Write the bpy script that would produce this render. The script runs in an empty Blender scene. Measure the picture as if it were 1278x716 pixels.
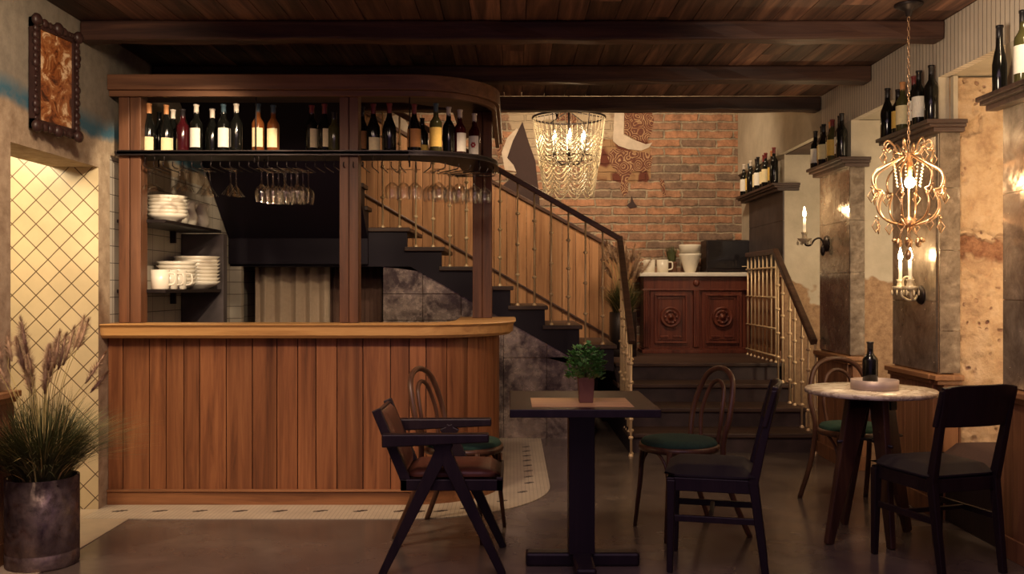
import bpy, math, random
from mathutils import Vector, Matrix
random.seed(7)
SC = bpy.context.scene
COL = SC.collection
PI = math.pi
F = 1150.0          # focal length in pixels of a 1278 px wide frame
H = 1.26            # eye height
def PX(x, k): return (x-639)*k
def PZ(y, k): return H-(y-358)*k
def PY(k): return F*k

# ------------------------------------------------------------------ materials
def newmat(name):
    m = bpy.data.materials.new(name); m.use_nodes = True
    nt = m.node_tree; b = nt.nodes['Principled BSDF']
    return m, nt, b
def N(nt, t, **kw):
    n = nt.nodes.new(t)
    for k, v in kw.items(): setattr(n, k, v)
    return n
def L(nt, a, b): nt.links.new(a, b)
def rgb(c): return (c[0], c[1], c[2], 1)
def coords(nt, scale=(1,1,1), rot=(0,0,0), tint=False):
    tc = N(nt, 'ShaderNodeTexCoord'); mp = N(nt, 'ShaderNodeMapping')
    mp.inputs['Scale'].default_value = scale; mp.inputs['Rotation'].default_value = rot
    L(nt, tc.outputs['Object'], mp.inputs['Vector'])
    if tint:
        at = N(nt, 'ShaderNodeAttribute', attribute_name='tint')
        ml = N(nt, 'ShaderNodeMath', operation='MULTIPLY'); ml.inputs[1].default_value = 37.0
        L(nt, at.outputs['Fac'], ml.inputs[0])
        ad = N(nt, 'ShaderNodeVectorMath', operation='ADD')
        L(nt, mp.outputs[0], ad.inputs[0]); L(nt, ml.outputs[0], ad.inputs[1])
        return ad.outputs[0], at.outputs['Fac']
    return mp.outputs[0], None
def ramp(nt, fac, stops):
    r = N(nt, 'ShaderNodeValToRGB'); e = r.color_ramp.elements
    while len(e) < len(stops): e.new(.5)
    for i, (p, c) in enumerate(stops): e[i].position = p; e[i].color = rgb(c)
    L(nt, fac, r.inputs[0]); return r.outputs[0]
def noise(nt, vec, scale, detail=4, rough=.6, dist=0):
    n = N(nt, 'ShaderNodeTexNoise'); n.inputs['Scale'].default_value = scale
    n.inputs['Detail'].default_value = detail; n.inputs['Roughness'].default_value = rough
    n.inputs['Distortion'].default_value = dist
    if vec is not None: L(nt, vec, n.inputs['Vector'])
    return n.outputs['Fac']
def mix(nt, fac, a, b, mode='MIX'):
    m = N(nt, 'ShaderNodeMixRGB', blend_type=mode)
    for i, v in ((0, fac), (1, a), (2, b)):
        if hasattr(v, 'is_output') : L(nt, v, m.inputs[i])
        elif isinstance(v, (int, float)): m.inputs[i].default_value = v
        else: m.inputs[i].default_value = rgb(v)
    return m.outputs[0]
def math_(nt, op, a, b=0, clamp=False):
    m = N(nt, 'ShaderNodeMath', operation=op); m.use_clamp = clamp
    for i, v in ((0, a), (1, b)):
        if hasattr(v, 'is_output'): L(nt, v, m.inputs[i])
        else: m.inputs[i].default_value = v
    return m.outputs[0]
def maprange(nt, v, a, b, c=0, d=1):
    m = N(nt, 'ShaderNodeMapRange'); L(nt, v, m.inputs[0])
    for i, x in enumerate((a, b, c, d)): m.inputs[i+1].default_value = x
    return m.outputs[0]
def bump(nt, b, h, strength=.3, dist=.01):
    n = N(nt, 'ShaderNodeBump'); n.inputs['Strength'].default_value = strength
    n.inputs['Distance'].default_value = dist
    L(nt, h, n.inputs['Height']); L(nt, n.outputs[0], b.inputs['Normal'])
def sep(nt):
    tc = N(nt, 'ShaderNodeTexCoord'); s = N(nt, 'ShaderNodeSeparateXYZ')
    L(nt, tc.outputs['Object'], s.inputs[0]); return s.outputs, tc.outputs['Object']

def plain(name, c, rough=.5, metal=0, spec=.5, emit=None, es=1, var=.12, sc=12):
    m, nt, b = newmat(name)
    v, _ = coords(nt)
    n = noise(nt, v, sc, 3)
    col = mix(nt, n, [x*(1-var*2) for x in c], [min(1, x*(1+var*2)) for x in c])
    L(nt, col, b.inputs['Base Color'])
    b.inputs['Roughness'].default_value = rough; b.inputs['Metallic'].default_value = metal
    b.inputs['Specular IOR Level'].default_value = spec
    if emit:
        b.inputs['Emission Color'].default_value = rgb(emit); b.inputs['Emission Strength'].default_value = es
    return m
def wood(name, dark, mid, light, axis='z', rough=.45, scale=1.0, var=.5, knots=True, spec=.4):
    m, nt, b = newmat(name)
    s = {'x': (1.2, 22, 22), 'y': (22, 1.2, 22), 'z': (22, 22, 1.2)}[axis]
    s = tuple(a*scale for a in s)
    v, t = coords(nt, s, tint=True)
    n = noise(nt, v, 1.0, 6, .65, .6)
    col = ramp(nt, n, [(.3, dark), (.5, mid), (.72, light)])
    if knots:
        v2, _ = coords(nt, tuple(a*.18 for a in s), tint=True)
        k = noise(nt, v2, 1.3, 2, .5, 0)
        kk = ramp(nt, k, [(.62, (1, 1, 1)), (.74, (.35, .3, .28))])
        col = mix(nt, .8, col, kk, 'MULTIPLY')
    tv = maprange(nt, t, 0, 1, 1-var*.5, 1+var*.5)
    col = mix(nt, 1.0, col, tv, 'MULTIPLY')
    L(nt, col, b.inputs['Base Color'])
    b.inputs['Roughness'].default_value = rough
    b.inputs['Specular IOR Level'].default_value = spec
    bump(nt, b, n, .25, .004)
    return m
def glassy(name, tint=(1, 1, 1), fac=.12, rough=.02):
    m, nt, b = newmat(name); nt.nodes.remove(b)
    out = [n for n in nt.nodes if n.type == 'OUTPUT_MATERIAL'][0]
    tr = N(nt, 'ShaderNodeBsdfTransparent'); tr.inputs[0].default_value = rgb(tint)
    gl = N(nt, 'ShaderNodeBsdfGlossy'); gl.inputs['Roughness'].default_value = rough
    lw = N(nt, 'ShaderNodeLayerWeight'); lw.inputs[0].default_value = .35
    f = math_(nt, 'MULTIPLY_ADD', lw.outputs['Facing'], .7)
    f.node.inputs[2].default_value = fac*.4
    mx = N(nt, 'ShaderNodeMixShader'); L(nt, f, mx.inputs[0]); L(nt, tr.outputs[0], mx.inputs[1]); L(nt, gl.outputs[0], mx.inputs[2])
    L(nt, mx.outputs[0], out.inputs[0]); return m

M = {}
M['barwood'] = wood('bar_board_wood', (.12, .042, .017), (.25, .094, .036), (.36, .148, .058), 'z', .5, var=.32)
M['barwoodx'] = wood('bar_rail_wood', (.15, .06, .025), (.27, .115, .046), (.36, .16, .065), 'x', .5, var=.2)
M['slab'] = wood('counter_wood', (.42, .21, .075), (.60, .33, .12), (.72, .43, .17), 'x', .38, var=.1)
M['post'] = wood('post_wood', (.075, .03, .016), (.14, .058, .028), (.20, .085, .04), 'z', .5, var=.25)
M['cornice'] = wood('cornice_wood', (.11, .05, .028), (.19, .088, .046), (.26, .12, .06), 'x', .5, var=.1, knots=False)
M['ceil'] = wood('ceiling_plank_wood', (.026, .012, .011), (.115, .054, .037), (.29, .145, .088), 'y', .6, .8, var=1.1)
M['beam'] = wood('beam_wood', (.018, .009, .010), (.062, .029, .021), (.14, .066, .040), 'x', .5, .7, var=.3)
M['stairpanel'] = wood('stair_panel_wood', (.24, .11, .05), (.38, .19, .085), (.47, .25, .12), 'z', .55, var=.4)
M['wains'] = wood('wainscot_wood', (.16, .07, .035), (.27, .125, .058), (.35, .17, .08), 'z', .5, var=.35)
M['wainscap'] = wood('wainscot_cap_wood', (.22, .10, .045), (.35, .17, .075), (.44, .23, .1), 'y', .45, var=.1)
M['mahog'] = wood('mahogany', (.055, .013, .008), (.13, .032, .018), (.20, .055, .028), 'z', .38, var=.2, knots=False)
M['black'] = wood('black_wood', (.007, .004, .007), (.012, .007, .011), (.020, .012, .016), 'z', .4, var=.2, knots=False)
M['bent'] = wood('bentwood', (.05, .022, .014), (.09, .04, .022), (.14, .065, .035), 'z', .35, var=.2, knots=False)
M['chairwood'] = wood('espresso_wood', (.008, .0045, .008), (.014, .0075, .011), (.023, .013, .016), 'z', .42, var=.2, knots=False)
M['tableleg'] = wood('table_leg_wood', (.03, .013, .010), (.06, .026, .017), (.10, .045, .026), 'z', .4, var=.2, knots=False)
M['rail'] = wood('handrail_wood', (.05, .026, .018), (.09, .048, .032), (.14, .075, .048), 'x', .35, var=.2, knots=False)
M['metal'] = plain('dark_iron', (.03, .022, .022), .4, .6)
M['stringer'] = plain('black_stair_cladding', (.009, .0045, .012), .6, 0, .3)
M['tread'] = wood('dark_tread_wood', (.03, .017, .014), (.06, .034, .026), (.10, .055, .04), 'x', .5, var=.2, knots=False)
M['brass'] = plain('brass', (.80, .60, .36), .38, .35, var=.08)
M['gold'] = plain('antique_gold', (.78, .52, .31), .3, .9, var=.1)
M['leather'] = plain('brown_leather', (.12, .04, .022), .45, var=.25, sc=25)
M['green'] = plain('dark_green_velvet', (.012, .045, .03), .9, var=.2, sc=40)
M['blackfab'] = plain('black_upholstery', (.014, .009, .013), .75, var=.2, sc=60)
M['brownfab'] = plain('brown_upholstery', (.06, .032, .028), .85, var=.15, sc=50)
M['china'] = plain('white_china', (.78, .72, .60), .25, var=.04)
M['marblew'] = plain('white_marble', (.85, .80, .70), .25, var=.06)
M['bglass'] = plain('dark_bottle_glass', (.006, .006, .005), .12, var=.3)
M['amber'] = plain('amber_bottle', (.16, .05, .014), .12, var=.3)
M['olive'] = plain('olive_bottle', (.06, .055, .02), .12, var=.3)
M['redwine'] = plain('red_bottle', (.045, .005, .007), .12, var=.3)
M['lcream'] = plain('cream_label', (.85, .72, .42), .7, var=.08, sc=60)
M['lwhite'] = plain('white_label', (.85, .80, .70), .7, var=.06, sc=60)
M['lyellow'] = plain('yellow_label', (.80, .52, .12), .7, var=.08, sc=60)
M['lorange'] = plain('orange_label', (.50, .22, .07), .7, var=.1, sc=60)
M['lred'] = plain('red_emblem', (.40, .02, .03), .7)
M['corange'] = plain('orange_capsule', (.62, .28, .11), .45)
M['cwhite'] = plain('white_capsule', (.75, .66, .55), .45)
M['cred'] = plain('red_capsule', (.20, .03, .03), .45)
M['cblue'] = plain('blue_capsule', (.05, .09, .12), .45)
M['cblack'] = plain('black_capsule', (.015, .012, .014), .4)
M['glass'] = glassy('clear_glass', (.93, .90, .86), .12)
M['crystal'] = plain('crystal', (.72, .62, .44), .12, .0, 1.0, var=.1)
M['terra'] = plain('terracotta', (.16, .07, .045), .7)
M['concrete'] = plain('grey_plate', (.07, .055, .055), .5, .3, var=.5, sc=5)
M['flame'] = plain('flame_bulb', (1, .8, .5), .5, emit=(1, .72, .38), es=34)
M['wax'] = plain('white_candle_tube', (.9, .8, .65), .4, emit=(1, .75, .45), es=.5)
M['paint_dark'] = plain('mural_dark', (.045, .022, .02), .8)
M['paint_white'] = plain('mural_plaster', (.60, .50, .40), .9, var=.2, sc=9)
M['screen'] = plain('oven_glass', (.02, .018, .02), .08)
M['soil'] = plain('soil', (.015, .010, .008), .95)
M['blade'] = plain('grass_blade', (.085, .095, .032), .6, var=.5, sc=6)
M['dryblade'] = plain('dry_blade', (.50, .40, .16), .7, var=.3)
M['plume'] = plain('pampas_plume', (.52, .36, .235), .95, var=.25, sc=30)
M['leaf'] = plain('basil_leaf', (.09, .26, .06), .55, var=.4, sc=20)
M['curtain'] = plain('linen_curtain', (.50, .38, .27), .9, var=.08, sc=30)
M['dcurtain'] = plain('dark_curtain', (.13, .07, .05), .9, var=.1, sc=30)
M['straw'] = wood('cane_inlay', (.40, .23, .10), (.62, .38, .18), (.72, .47, .24), 'x', .5, 2, var=.1, knots=False)

def tilemat(name, c, grout, diag=False, size=(.2, .1), plane='yz', rough=.3):
    m, nt, b = newmat(name)
    s, o = sep(nt)
    comb = N(nt, 'ShaderNodeCombineXYZ')
    u = {'yz': 1, 'xz': 0}[plane]
    if diag:
        a = math_(nt, 'ADD', s[u], s[2]); d = math_(nt, 'SUBTRACT', s[2], s[u])
        L(nt, a, comb.inputs[0]); L(nt, d, comb.inputs[1])
    else:
        L(nt, s[u], comb.inputs[0]); L(nt, s[2], comb.inputs[1])
    br = N(nt, 'ShaderNodeTexBrick'); L(nt, comb.outputs[0], br.inputs['Vector'])
    br.offset = 0; br.inputs['Scale'].default_value = 1
    br.inputs['Brick Width'].default_value = size[0]; br.inputs['Row Height'].default_value = size[1]
    br.inputs['Mortar Size'].default_value = .0045 if diag else .0028; br.inputs['Mortar Smooth'].default_value = .2
    br.inputs['Color1'].default_value = rgb(c); br.inputs['Color2'].default_value = rgb([x*.93 for x in c])
    br.inputs['Mortar'].default_value = rgb(grout)
    n = noise(nt, o, 6, 4)
    col = mix(nt, .35, br.outputs['Color'], ramp(nt, n, [(.3, (.6, .6, .6)), (.7, (1, 1, 1))]), 'MULTIPLY')
    L(nt, col, b.inputs['Base Color']); b.inputs['Roughness'].default_value = rough
    bump(nt, b, math_(nt, 'SUBTRACT', 1.0, br.outputs['Fac']), .4, .003)
    return m
M['diag'] = tilemat('diamond_tile', (.66, .54, .33), (.13, .08, .04), True, (.1347, .1347), 'xz')
M['tile'] = tilemat('kitchen_tile', (.52, .46, .38), (.10, .075, .06), False, (.2, .1), 'yz', .4)
M['tilef'] = tilemat('kitchen_tile_end', (.52, .46, .38), (.10, .075, .06), False, (.2, .1), 'xz', .4)

def m_leftwall():
    m, nt, b = newmat('aged_plaster_blue_band')
    s, o = sep(nt)
    n1 = noise(nt, o, 3, 6, .65); n2 = noise(nt, o, 14, 5, .7)
    zz = math_(nt, 'ADD', s[2], math_(nt, 'MULTIPLY', math_(nt, 'SUBTRACT', n1, .5), .12))
    low = ramp(nt, n2, [(.3, (.27, .19, .12)), (.7, (.50, .39, .27))])
    up = ramp(nt, n2, [(.3, (.19, .165, .13)), (.7, (.30, .265, .21))])
    col = mix(nt, maprange(nt, zz, 2.10, 2.16), low, up)
    f1 = maprange(nt, zz, 2.10, 2.14); f2 = maprange(nt, zz, 2.17, 2.25, 1, 0)
    f = math_(nt, 'MULTIPLY', math_(nt, 'MULTIPLY', f1, f2), maprange(nt, n2, .3, .5, .55, 1))
    col = mix(nt, f, col, (.05, .14, .20))
    L(nt, col, b.inputs['Base Color']); b.inputs['Roughness'].default_value = .9
    bump(nt, b, n2, .4, .01); return m
M['lwall'] = m_leftwall()
def m_brick():
    m, nt, b = newmat('old_brick')
    s, o = sep(nt)
    comb = N(nt, 'ShaderNodeCombineXYZ')
    wob = noise(nt, o, 7, 5, .7)
    L(nt, math_(nt, 'ADD', s[0], math_(nt, 'MULTIPLY', wob, .09)), comb.inputs[0])
    wob2 = noise(nt, o, 9, 5, .7, .5)
    L(nt, math_(nt, 'ADD', s[2], math_(nt, 'MULTIPLY', wob2, .045)), comb.inputs[1])
    br = N(nt, 'ShaderNodeTexBrick'); L(nt, comb.outputs[0], br.inputs['Vector'])
    br.inputs['Scale'].default_value = 1; br.inputs['Brick Width'].default_value = .36
    br.inputs['Row Height'].default_value = .088; br.inputs['Mortar Size'].default_value = .013
    br.inputs['Mortar Smooth'].default_value = .6; br.inputs['Bias'].default_value = -.1
    br.inputs['Color1'].default_value = rgb((.52, .27, .16)); br.inputs['Color2'].default_value = rgb((.22, .17, .135))
    br.inputs['Mortar'].default_value = rgb((.46, .38, .28))
    n = noise(nt, o, 9, 6, .75); n3 = noise(nt, o, 40, 4, .8)
    col = mix(nt, .75, br.outputs['Color'], ramp(nt, n, [(.32, (.28, .27, .27)), (.6, (1.15, 1.08, 1))]), 'MULTIPLY')
    col = mix(nt, .5, col, ramp(nt, n3, [(.3, (.5, .5, .5)), (.7, (1, 1, 1))]), 'MULTIPLY')
    # leftovers of a mural near the chandelier: pale plaster with red brown scrolls
    n4 = noise(nt, o, 2.2, 5, .6)
    vo = N(nt, 'ShaderNodeTexVoronoi', feature='DISTANCE_TO_EDGE'); vo.inputs['Scale'].default_value = 9
    L(nt, mix(nt, .35, o, N(nt, 'ShaderNodeTexNoise').outputs['Color']), vo.inputs['Vector'])
    orn = ramp(nt, vo.outputs['Distance'], [(.08, (.34, .20, .10)), (.2, (.13, .035, .02))])
    def band(c, w, z0, z1, th):
        fx = maprange(nt, math_(nt, 'ABSOLUTE', math_(nt, 'SUBTRACT', s[0], c)), w, w*.6)
        fz = math_(nt, 'MULTIPLY', maprange(nt, s[2], z0, z0+.25), maprange(nt, s[2], z1+.3, z1))
        f = math_(nt, 'MULTIPLY', fx, fz)
        return maprange(nt, math_(nt, 'ADD', f, math_(nt, 'MULTIPLY', n4, .9)), th, th+.05)
    col = mix(nt, band(.62, 1.0, 2.35, 3.4, 1.34), col, (.46, .36, .25))
    col = mix(nt, band(1.15, .42, 2.15, 2.75, 1.22), col, orn)
    L(nt, col, b.inputs['Base Color']); b.inputs['Roughness'].default_value = .9
    h = math_(nt, 'ADD', math_(nt, 'SUBTRACT', 1.0, br.outputs['Fac']), math_(nt, 'MULTIPLY', n, .8))
    bump(nt, b, h, .8, .02); return m
M['brick'] = m_brick()
def m_orn():
    m, nt, b = newmat('mural_ornament')
    v, _ = coords(nt)
    vo = N(nt, 'ShaderNodeTexVoronoi', feature='DISTANCE_TO_EDGE'); vo.inputs['Scale'].default_value = 10
    L(nt, v, vo.inputs['Vector'])
    v2 = N(nt, 'ShaderNodeTexVoronoi'); v2.inputs['Scale'].default_value = 10; v2.inputs['Randomness'].default_value = .7
    nn = N(nt, 'ShaderNodeTexNoise'); nn.inputs['Scale'].default_value = 8; L(nt, v, nn.inputs['Vector'])
    L(nt, mix(nt, .08, v, nn.outputs['Color']), v2.inputs['Vector'])
    w = math_(nt, 'SINE', math_(nt, 'MULTIPLY', v2.outputs['Distance'], 34))
    n = noise(nt, v, 12, 5, .7)
    f = math_(nt, 'ADD', math_(nt, 'MULTIPLY', w, .35), n)
    col = ramp(nt, f, [(.35, (.13, .045, .028)), (.62, (.21, .08, .042)), (.85, (.42, .27, .15))])
    L(nt, col, b.inputs['Base Color']); b.inputs['Roughness'].default_value = .85; return m
M['orn'] = m_orn()
def m_ribbed():
    m, nt, b = newmat('ribbed_pale_panel')
    s, o = sep(nt)
    w = math_(nt, 'FRACT', math_(nt, 'MULTIPLY', s[1], 24))
    g = maprange(nt, math_(nt, 'ABSOLUTE', math_(nt, 'SUBTRACT', w, .5)), .38, .48)
    n = noise(nt, o, 3, 5)
    base = ramp(nt, n, [(.3, (.58, .50, .40)), (.7, (.72, .63, .52))])
    L(nt, mix(nt, g, base, (.24, .19, .15)), b.inputs['Base Color'])
    b.inputs['Roughness'].default_value = .7
    bump(nt, b, math_(nt, 'SUBTRACT', 1.0, g), .5, .006); return m
M['ribbed'] = m_ribbed()
def m_pale():
    m, nt, b = newmat('pale_plaster')
    s, o = sep(nt)
    n = noise(nt, o, 4, 6, .65); n2 = noise(nt, o, 1.5, 4)
    base = ramp(nt, n, [(.3, (.42, .36, .27)), (.7, (.58, .51, .40))])
    stone = ramp(nt, noise(nt, o, 20, 6, .75), [(.3, (.20, .11, .06)), (.7, (.46, .30, .17))])
    f = maprange(nt, math_(nt, 'ADD', s[2], math_(nt, 'MULTIPLY', n2, 1.5)), 2.02, 2.06, 1, 0)
    L(nt, mix(nt, f, base, stone), b.inputs['Base Color']); b.inputs['Roughness'].default_value = .85
    bump(nt, b, n, .4, .012); return m
M['pale'] = m_pale()
def m_stone():
    m, nt, b = newmat('rough_coquina_stone')
    s, o = sep(nt)
    n = noise(nt, o, 7, 8, .7); n2 = noise(nt, o, 30, 6, .7); n3 = noise(nt, o, 2.3, 4, .6)
    base = ramp(nt, n, [(.28, (.30, .17, .10)), (.5, (.54, .37, .22)), (.72, (.68, .51, .34))])
    vo = N(nt, 'ShaderNodeTexVoronoi'); vo.inputs['Scale'].default_value = 19; L(nt, mix(nt, .12, o, N(nt, 'ShaderNodeTexNoise').outputs['Color']), vo.inputs['Vector'])
    pits = maprange(nt, vo.outputs['Distance'], .12, .24)
    pk = maprange(nt, noise(nt, o, 5, 2), .48, .56)
    pits = math_(nt, 'MAXIMUM', pits, math_(nt, 'SUBTRACT', 1.0, pk))
    col = mix(nt, pits, (.22, .10, .07), base)
    br = ramp(nt, n2, [(.3, (.16, .06, .03)), (.7, (.42, .22, .12))])
    zz = math_(nt, 'ADD', s[2], math_(nt, 'MULTIPLY', math_(nt, 'SUBTRACT', n3, .5), .55))
    f = math_(nt, 'MULTIPLY', maprange(nt, zz, 1.36, 1.39), maprange(nt, zz, 1.52, 1.55, 1, 0))
    col = mix(nt, f, col, br)
    L(nt, col, b.inputs['Base Color']); b.inputs['Roughness'].default_value = .9
    h = math_(nt, 'ADD', math_(nt, 'ADD', math_(nt, 'MULTIPLY', n, .8), math_(nt, 'MULTIPLY', n2, .4)), math_(nt, 'MULTIPLY', f, -.9))
    bump(nt, b, math_(nt, 'ADD', h, math_(nt, 'MULTIPLY', pits, .4)), .9, .03); return m
M['stone'] = m_stone()
def m_mirror(name, base, dark, rough=.12, sc=5, th=.5, metal=.85):
    m, nt, b = newmat(name)
    v, _ = coords(nt)
    n = noise(nt, v, sc, 8, .72, .4); n2 = noise(nt, v, sc*5, 5, .7)
    L(nt, ramp(nt, n, [(th-.12, dark), (th+.09, base), (th+.16, [min(1, x*1.35) for x in base])]), b.inputs['Base Color'])
    b.inputs['Metallic'].default_value = metal
    L(nt, maprange(nt, n2, .3, .7, rough*.5, rough*2.6), b.inputs['Roughness']); return m
M['mirror'] = m_mirror('antique_mirror', (.50, .42, .34), (.24, .19, .15), .11, 5, .5, .6)
M['patina'] = m_mirror('patinated_mirror', (.46, .37, .30), (.09, .065, .06), .16, 5, .52, .45)
M['strip'] = m_mirror('worn_metal_tile', (.27, .21, .155), (.15, .11, .08), .4, 6, .5, .4)
def m_floor():
    m, nt, b = newmat('polished_concrete')
    s, o = sep(nt)
    n = noise(nt, o, 1.5, 4, .55, .2); n2 = noise(nt, o, 5, 3, .5); n3 = noise(nt, o, 70, 3)
    col = ramp(nt, n, [(.3, (.085, .064, .054)), (.55, (.135, .105, .086)), (.75, (.21, .17, .135))])
    col = mix(nt, .3, col, ramp(nt, n2, [(.3, (.6, .6, .6)), (.7, (1.1, 1.1, 1.1))]), 'MULTIPLY')
    col = mix(nt, .06, col, n3, 'OVERLAY')
    L(nt, col, b.inputs['Base Color'])
    L(nt, maprange(nt, n2, .3, .7, .16, .27), b.inputs['Roughness'])
    return m
M['floor'] = m_floor()
def m_mosaic():
    m, nt, b = newmat('hexagon_mosaic')
    s, o = sep(nt)
    vo = N(nt, 'ShaderNodeTexVoronoi', feature='DISTANCE_TO_EDGE'); vo.inputs['Scale'].default_value = 42
    vo.inputs['Randomness'].default_value = 0; L(nt, o, vo.inputs['Vector'])
    g = maprange(nt, vo.outputs['Distance'], .02, .08)
    n = noise(nt, o, 5, 4)
    L(nt, mix(nt, g, (.26, .21, .16), ramp(nt, n, [(.3, (.48, .41, .32)), (.7, (.62, .54, .42))])), b.inputs['Base Color'])
    b.inputs['Roughness'].default_value = .35; return m
M['mosaic'] = m_mosaic()
M['terrazzo'] = plain('pale_floor_stone', (.50, .41, .30), .45, var=.1, sc=9)
M['motif'] = plain('dark_mosaic_chip', (.04, .03, .03), .4)
def m_marble():
    m, nt, b = newmat('veined_marble')
    v, _ = coords(nt)
    n = noise(nt, v, 7, 8, .65, 1.2)
    L(nt, ramp(nt, n, [(.40, (.74, .66, .52)), (.50, (.40, .31, .22)), (.56, (.76, .68, .54))]), b.inputs['Base Color'])
    b.inputs['Roughness'].default_value = .25; return m
M['marble'] = m_marble()
def m_painting():
    m, nt, b = newmat('oil_painting')
    v, _ = coords(nt)
    n = noise(nt, v, 11, 8, .75, .8)
    L(nt, ramp(nt, n, [(.38, (.05, .018, .01)), (.46, (.26, .08, .025)), (.53, (.36, .15, .05)), (.60, (.75, .55, .34))]), b.inputs['Base Color'])
    b.inputs['Roughness'].default_value = .3; return m
M['painting'] = m_painting()
M['potmetal'] = m_mirror('aged_zinc', (.26, .20, .18), (.08, .06, .062), .4, 5)
M['stepm'] = plain('worn_dark_step', (.035, .022, .022), .5, var=.8, sc=7)
M['shade'] = plain('carved_frame', (.035, .014, .012), .45, var=.3)

# ------------------------------------------------------------------ geometry helper
def cr(pts, n=8, closed=False):
    P = [Vector(p) for p in pts]; out = []
    m = len(P); rng = m if closed else m-1
    for i in range(rng):
        a = P[(i-1) % m] if closed or i > 0 else P[0]*2-P[1]
        b = P[i]; c = P[(i+1) % m]
        d = P[(i+2) % m] if closed or i+2 < m else P[-1]*2-P[-2]
        for j in range(n):
            t = j/n
            out.append(.5*((2*b)+(c-a)*t+(2*a-5*b+4*c-d)*t*t+(3*b-a-3*c+d)*t*t*t))
    if not closed: out.append(P[-1].copy())
    return out
class B:
    def __init__(s): s.v = []; s.f = []; s.t = []; s.mi = []; s.sm = []
    def add(s, vs, fs, tint=.5, mi=0, smooth=False):
        o = len(s.v); s.v += [tuple(v) for v in vs]
        for f in fs: s.f.append([i+o for i in f]); s.t.append(tint); s.mi.append(mi); s.sm.append(smooth)
        return s
    def box(s, x0, x1, y0, y1, z0, z1, tint=.5, mi=0, M4=None):
        vs = [Vector(p) for p in ((x0,y0,z0),(x1,y0,z0),(x1,y1,z0),(x0,y1,z0),(x0,y0,z1),(x1,y0,z1),(x1,y1,z1),(x0,y1,z1))]
        if M4 is not None: vs = [M4 @ v for v in vs]
        return s.add(vs, [(3,2,1,0),(4,5,6,7),(0,1,5,4),(1,2,6,5),(2,3,7,6),(3,0,4,7)], tint, mi)
    def bar(s, p0, p1, w0, d0, w1=None, d1=None, side=(1,0,0), tint=.5, mi=0):
        p0 = Vector(p0); p1 = Vector(p1); ax = (p1-p0).normalized()
        sd = Vector(side); sd = (sd-ax*sd.dot(ax)).normalized(); up = ax.cross(sd)
        w1 = w0 if w1 is None else w1; d1 = d0 if d1 is None else d1
        vs = []
        for p, w, d in ((p0, w0, d0), (p1, w1, d1)):
            for a, b_ in ((-1,-1),(1,-1),(1,1),(-1,1)): vs.append(p+sd*a*w/2+up*b_*d/2)
        return s.add(vs, [(3,2,1,0),(4,5,6,7),(0,1,5,4),(1,2,6,5),(2,3,7,6),(3,0,4,7)], tint, mi)
    def tube(s, pts, r, n=8, closed=False, tint=.5, mi=0, cap=True):
        P = [Vector(p) for p in pts]; m = len(P)
        R = r if isinstance(r, (list, tuple)) else [r]*m
        if len(R) != m:
            R = [R[0]+(R[-1]-R[0])*i/(m-1) if len(R) == 2 else R[min(len(R)-1, int(i*len(R)/m))] for i in range(m)]
        vs = []; prev = None
        for i, p in enumerate(P):
            if closed: t = P[(i+1) % m]-P[i-1]
            else: t = P[min(i+1, m-1)]-P[max(i-1, 0)]
            t.normalize()
            if prev is None:
                up = Vector((0,0,1)) if abs(t.z) < .9 else Vector((1,0,0))
                prev = t.cross(up).normalized()
            a = (prev-t*prev.dot(t)).normalized(); prev = a; b_ = t.cross(a)
            for j in range(n):
                an = 2*PI*j/n; vs.append(p+(a*math.cos(an)+b_*math.sin(an))*R[i])
        fs = []
        for i in range(m if closed else m-1):
            for j in range(n):
                k = (i+1) % m
                fs.append((i*n+j, i*n+(j+1) % n, k*n+(j+1) % n, k*n+j))
        if cap and not closed:
            fs.append(tuple(range(n-1, -1, -1))); fs.append(tuple((m-1)*n+j for j in range(n)))
        return s.add(vs, fs, tint, mi, True)
    def lathe(s, prof, c=(0,0,0), n=24, tint=.5, mi=0, smooth=True, M4=None, a0=0, a1=2*PI):
        vs = []; full = abs(a1-a0-2*PI) < 1e-6; cols = n if full else n+1
        for r, z in prof:
            for j in range(cols):
                an = a0+(a1-a0)*j/n; vs.append(Vector((max(r, 1e-4)*math.cos(an), max(r, 1e-4)*math.sin(an), z)))
        fs = []
        for i in range(len(prof)-1):
            for j in range(n):
                j2 = (j+1) % cols
                fs.append((i*cols+j, i*cols+j2, (i+1)*cols+j2, (i+1)*cols+j))
        if M4 is not None: vs = [M4 @ v for v in vs]
        vs = [v+Vector(c) for v in vs]
        return s.add(vs, fs, tint, mi, smooth)
    def prism(s, poly, a, b_, plane='xy', tint=.5, mi=0):
        def P(u, v, w):
            return {'xy': (u, v, w), 'xz': (u, w, v), 'yz': (w, u, v)}[plane]
        n = len(poly)
        vs = [P(u, v, a) for u, v in poly]+[P(u, v, b_) for u, v in poly]
        fs = [tuple(range(n-1, -1, -1)), tuple(range(n, 2*n))]+[(i, (i+1) % n, n+(i+1) % n, n+i) for i in range(n)]
        return s.add(vs, fs, tint, mi)
    def ball(s, c, r, n=6, m=4, tint=.5, mi=0, sc=(1,1,1)):
        vs = []; fs = []
        c = Vector(c)
        vs.append(c+Vector((0,0,r*sc[2])))
        for i in range(1, m):
            for j in range(n):
                a = PI*i/m; b_ = 2*PI*j/n
                vs.append(c+Vector((r*sc[0]*math.sin(a)*math.cos(b_), r*sc[1]*math.sin(a)*math.sin(b_), r*sc[2]*math.cos(a))))
        vs.append(c-Vector((0,0,r*sc[2]))); e = len(vs)-1
        for j in range(n):
            fs.append((0, 1+j, 1+(j+1) % n)); fs.append((e, e-n+(j+1) % n, e-n+j))
        for i in range(m-2):
            for j in range(n):
                fs.append((1+i*n+j, 1+(i+1)*n+j, 1+(i+1)*n+(j+1) % n, 1+i*n+(j+1) % n))
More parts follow.
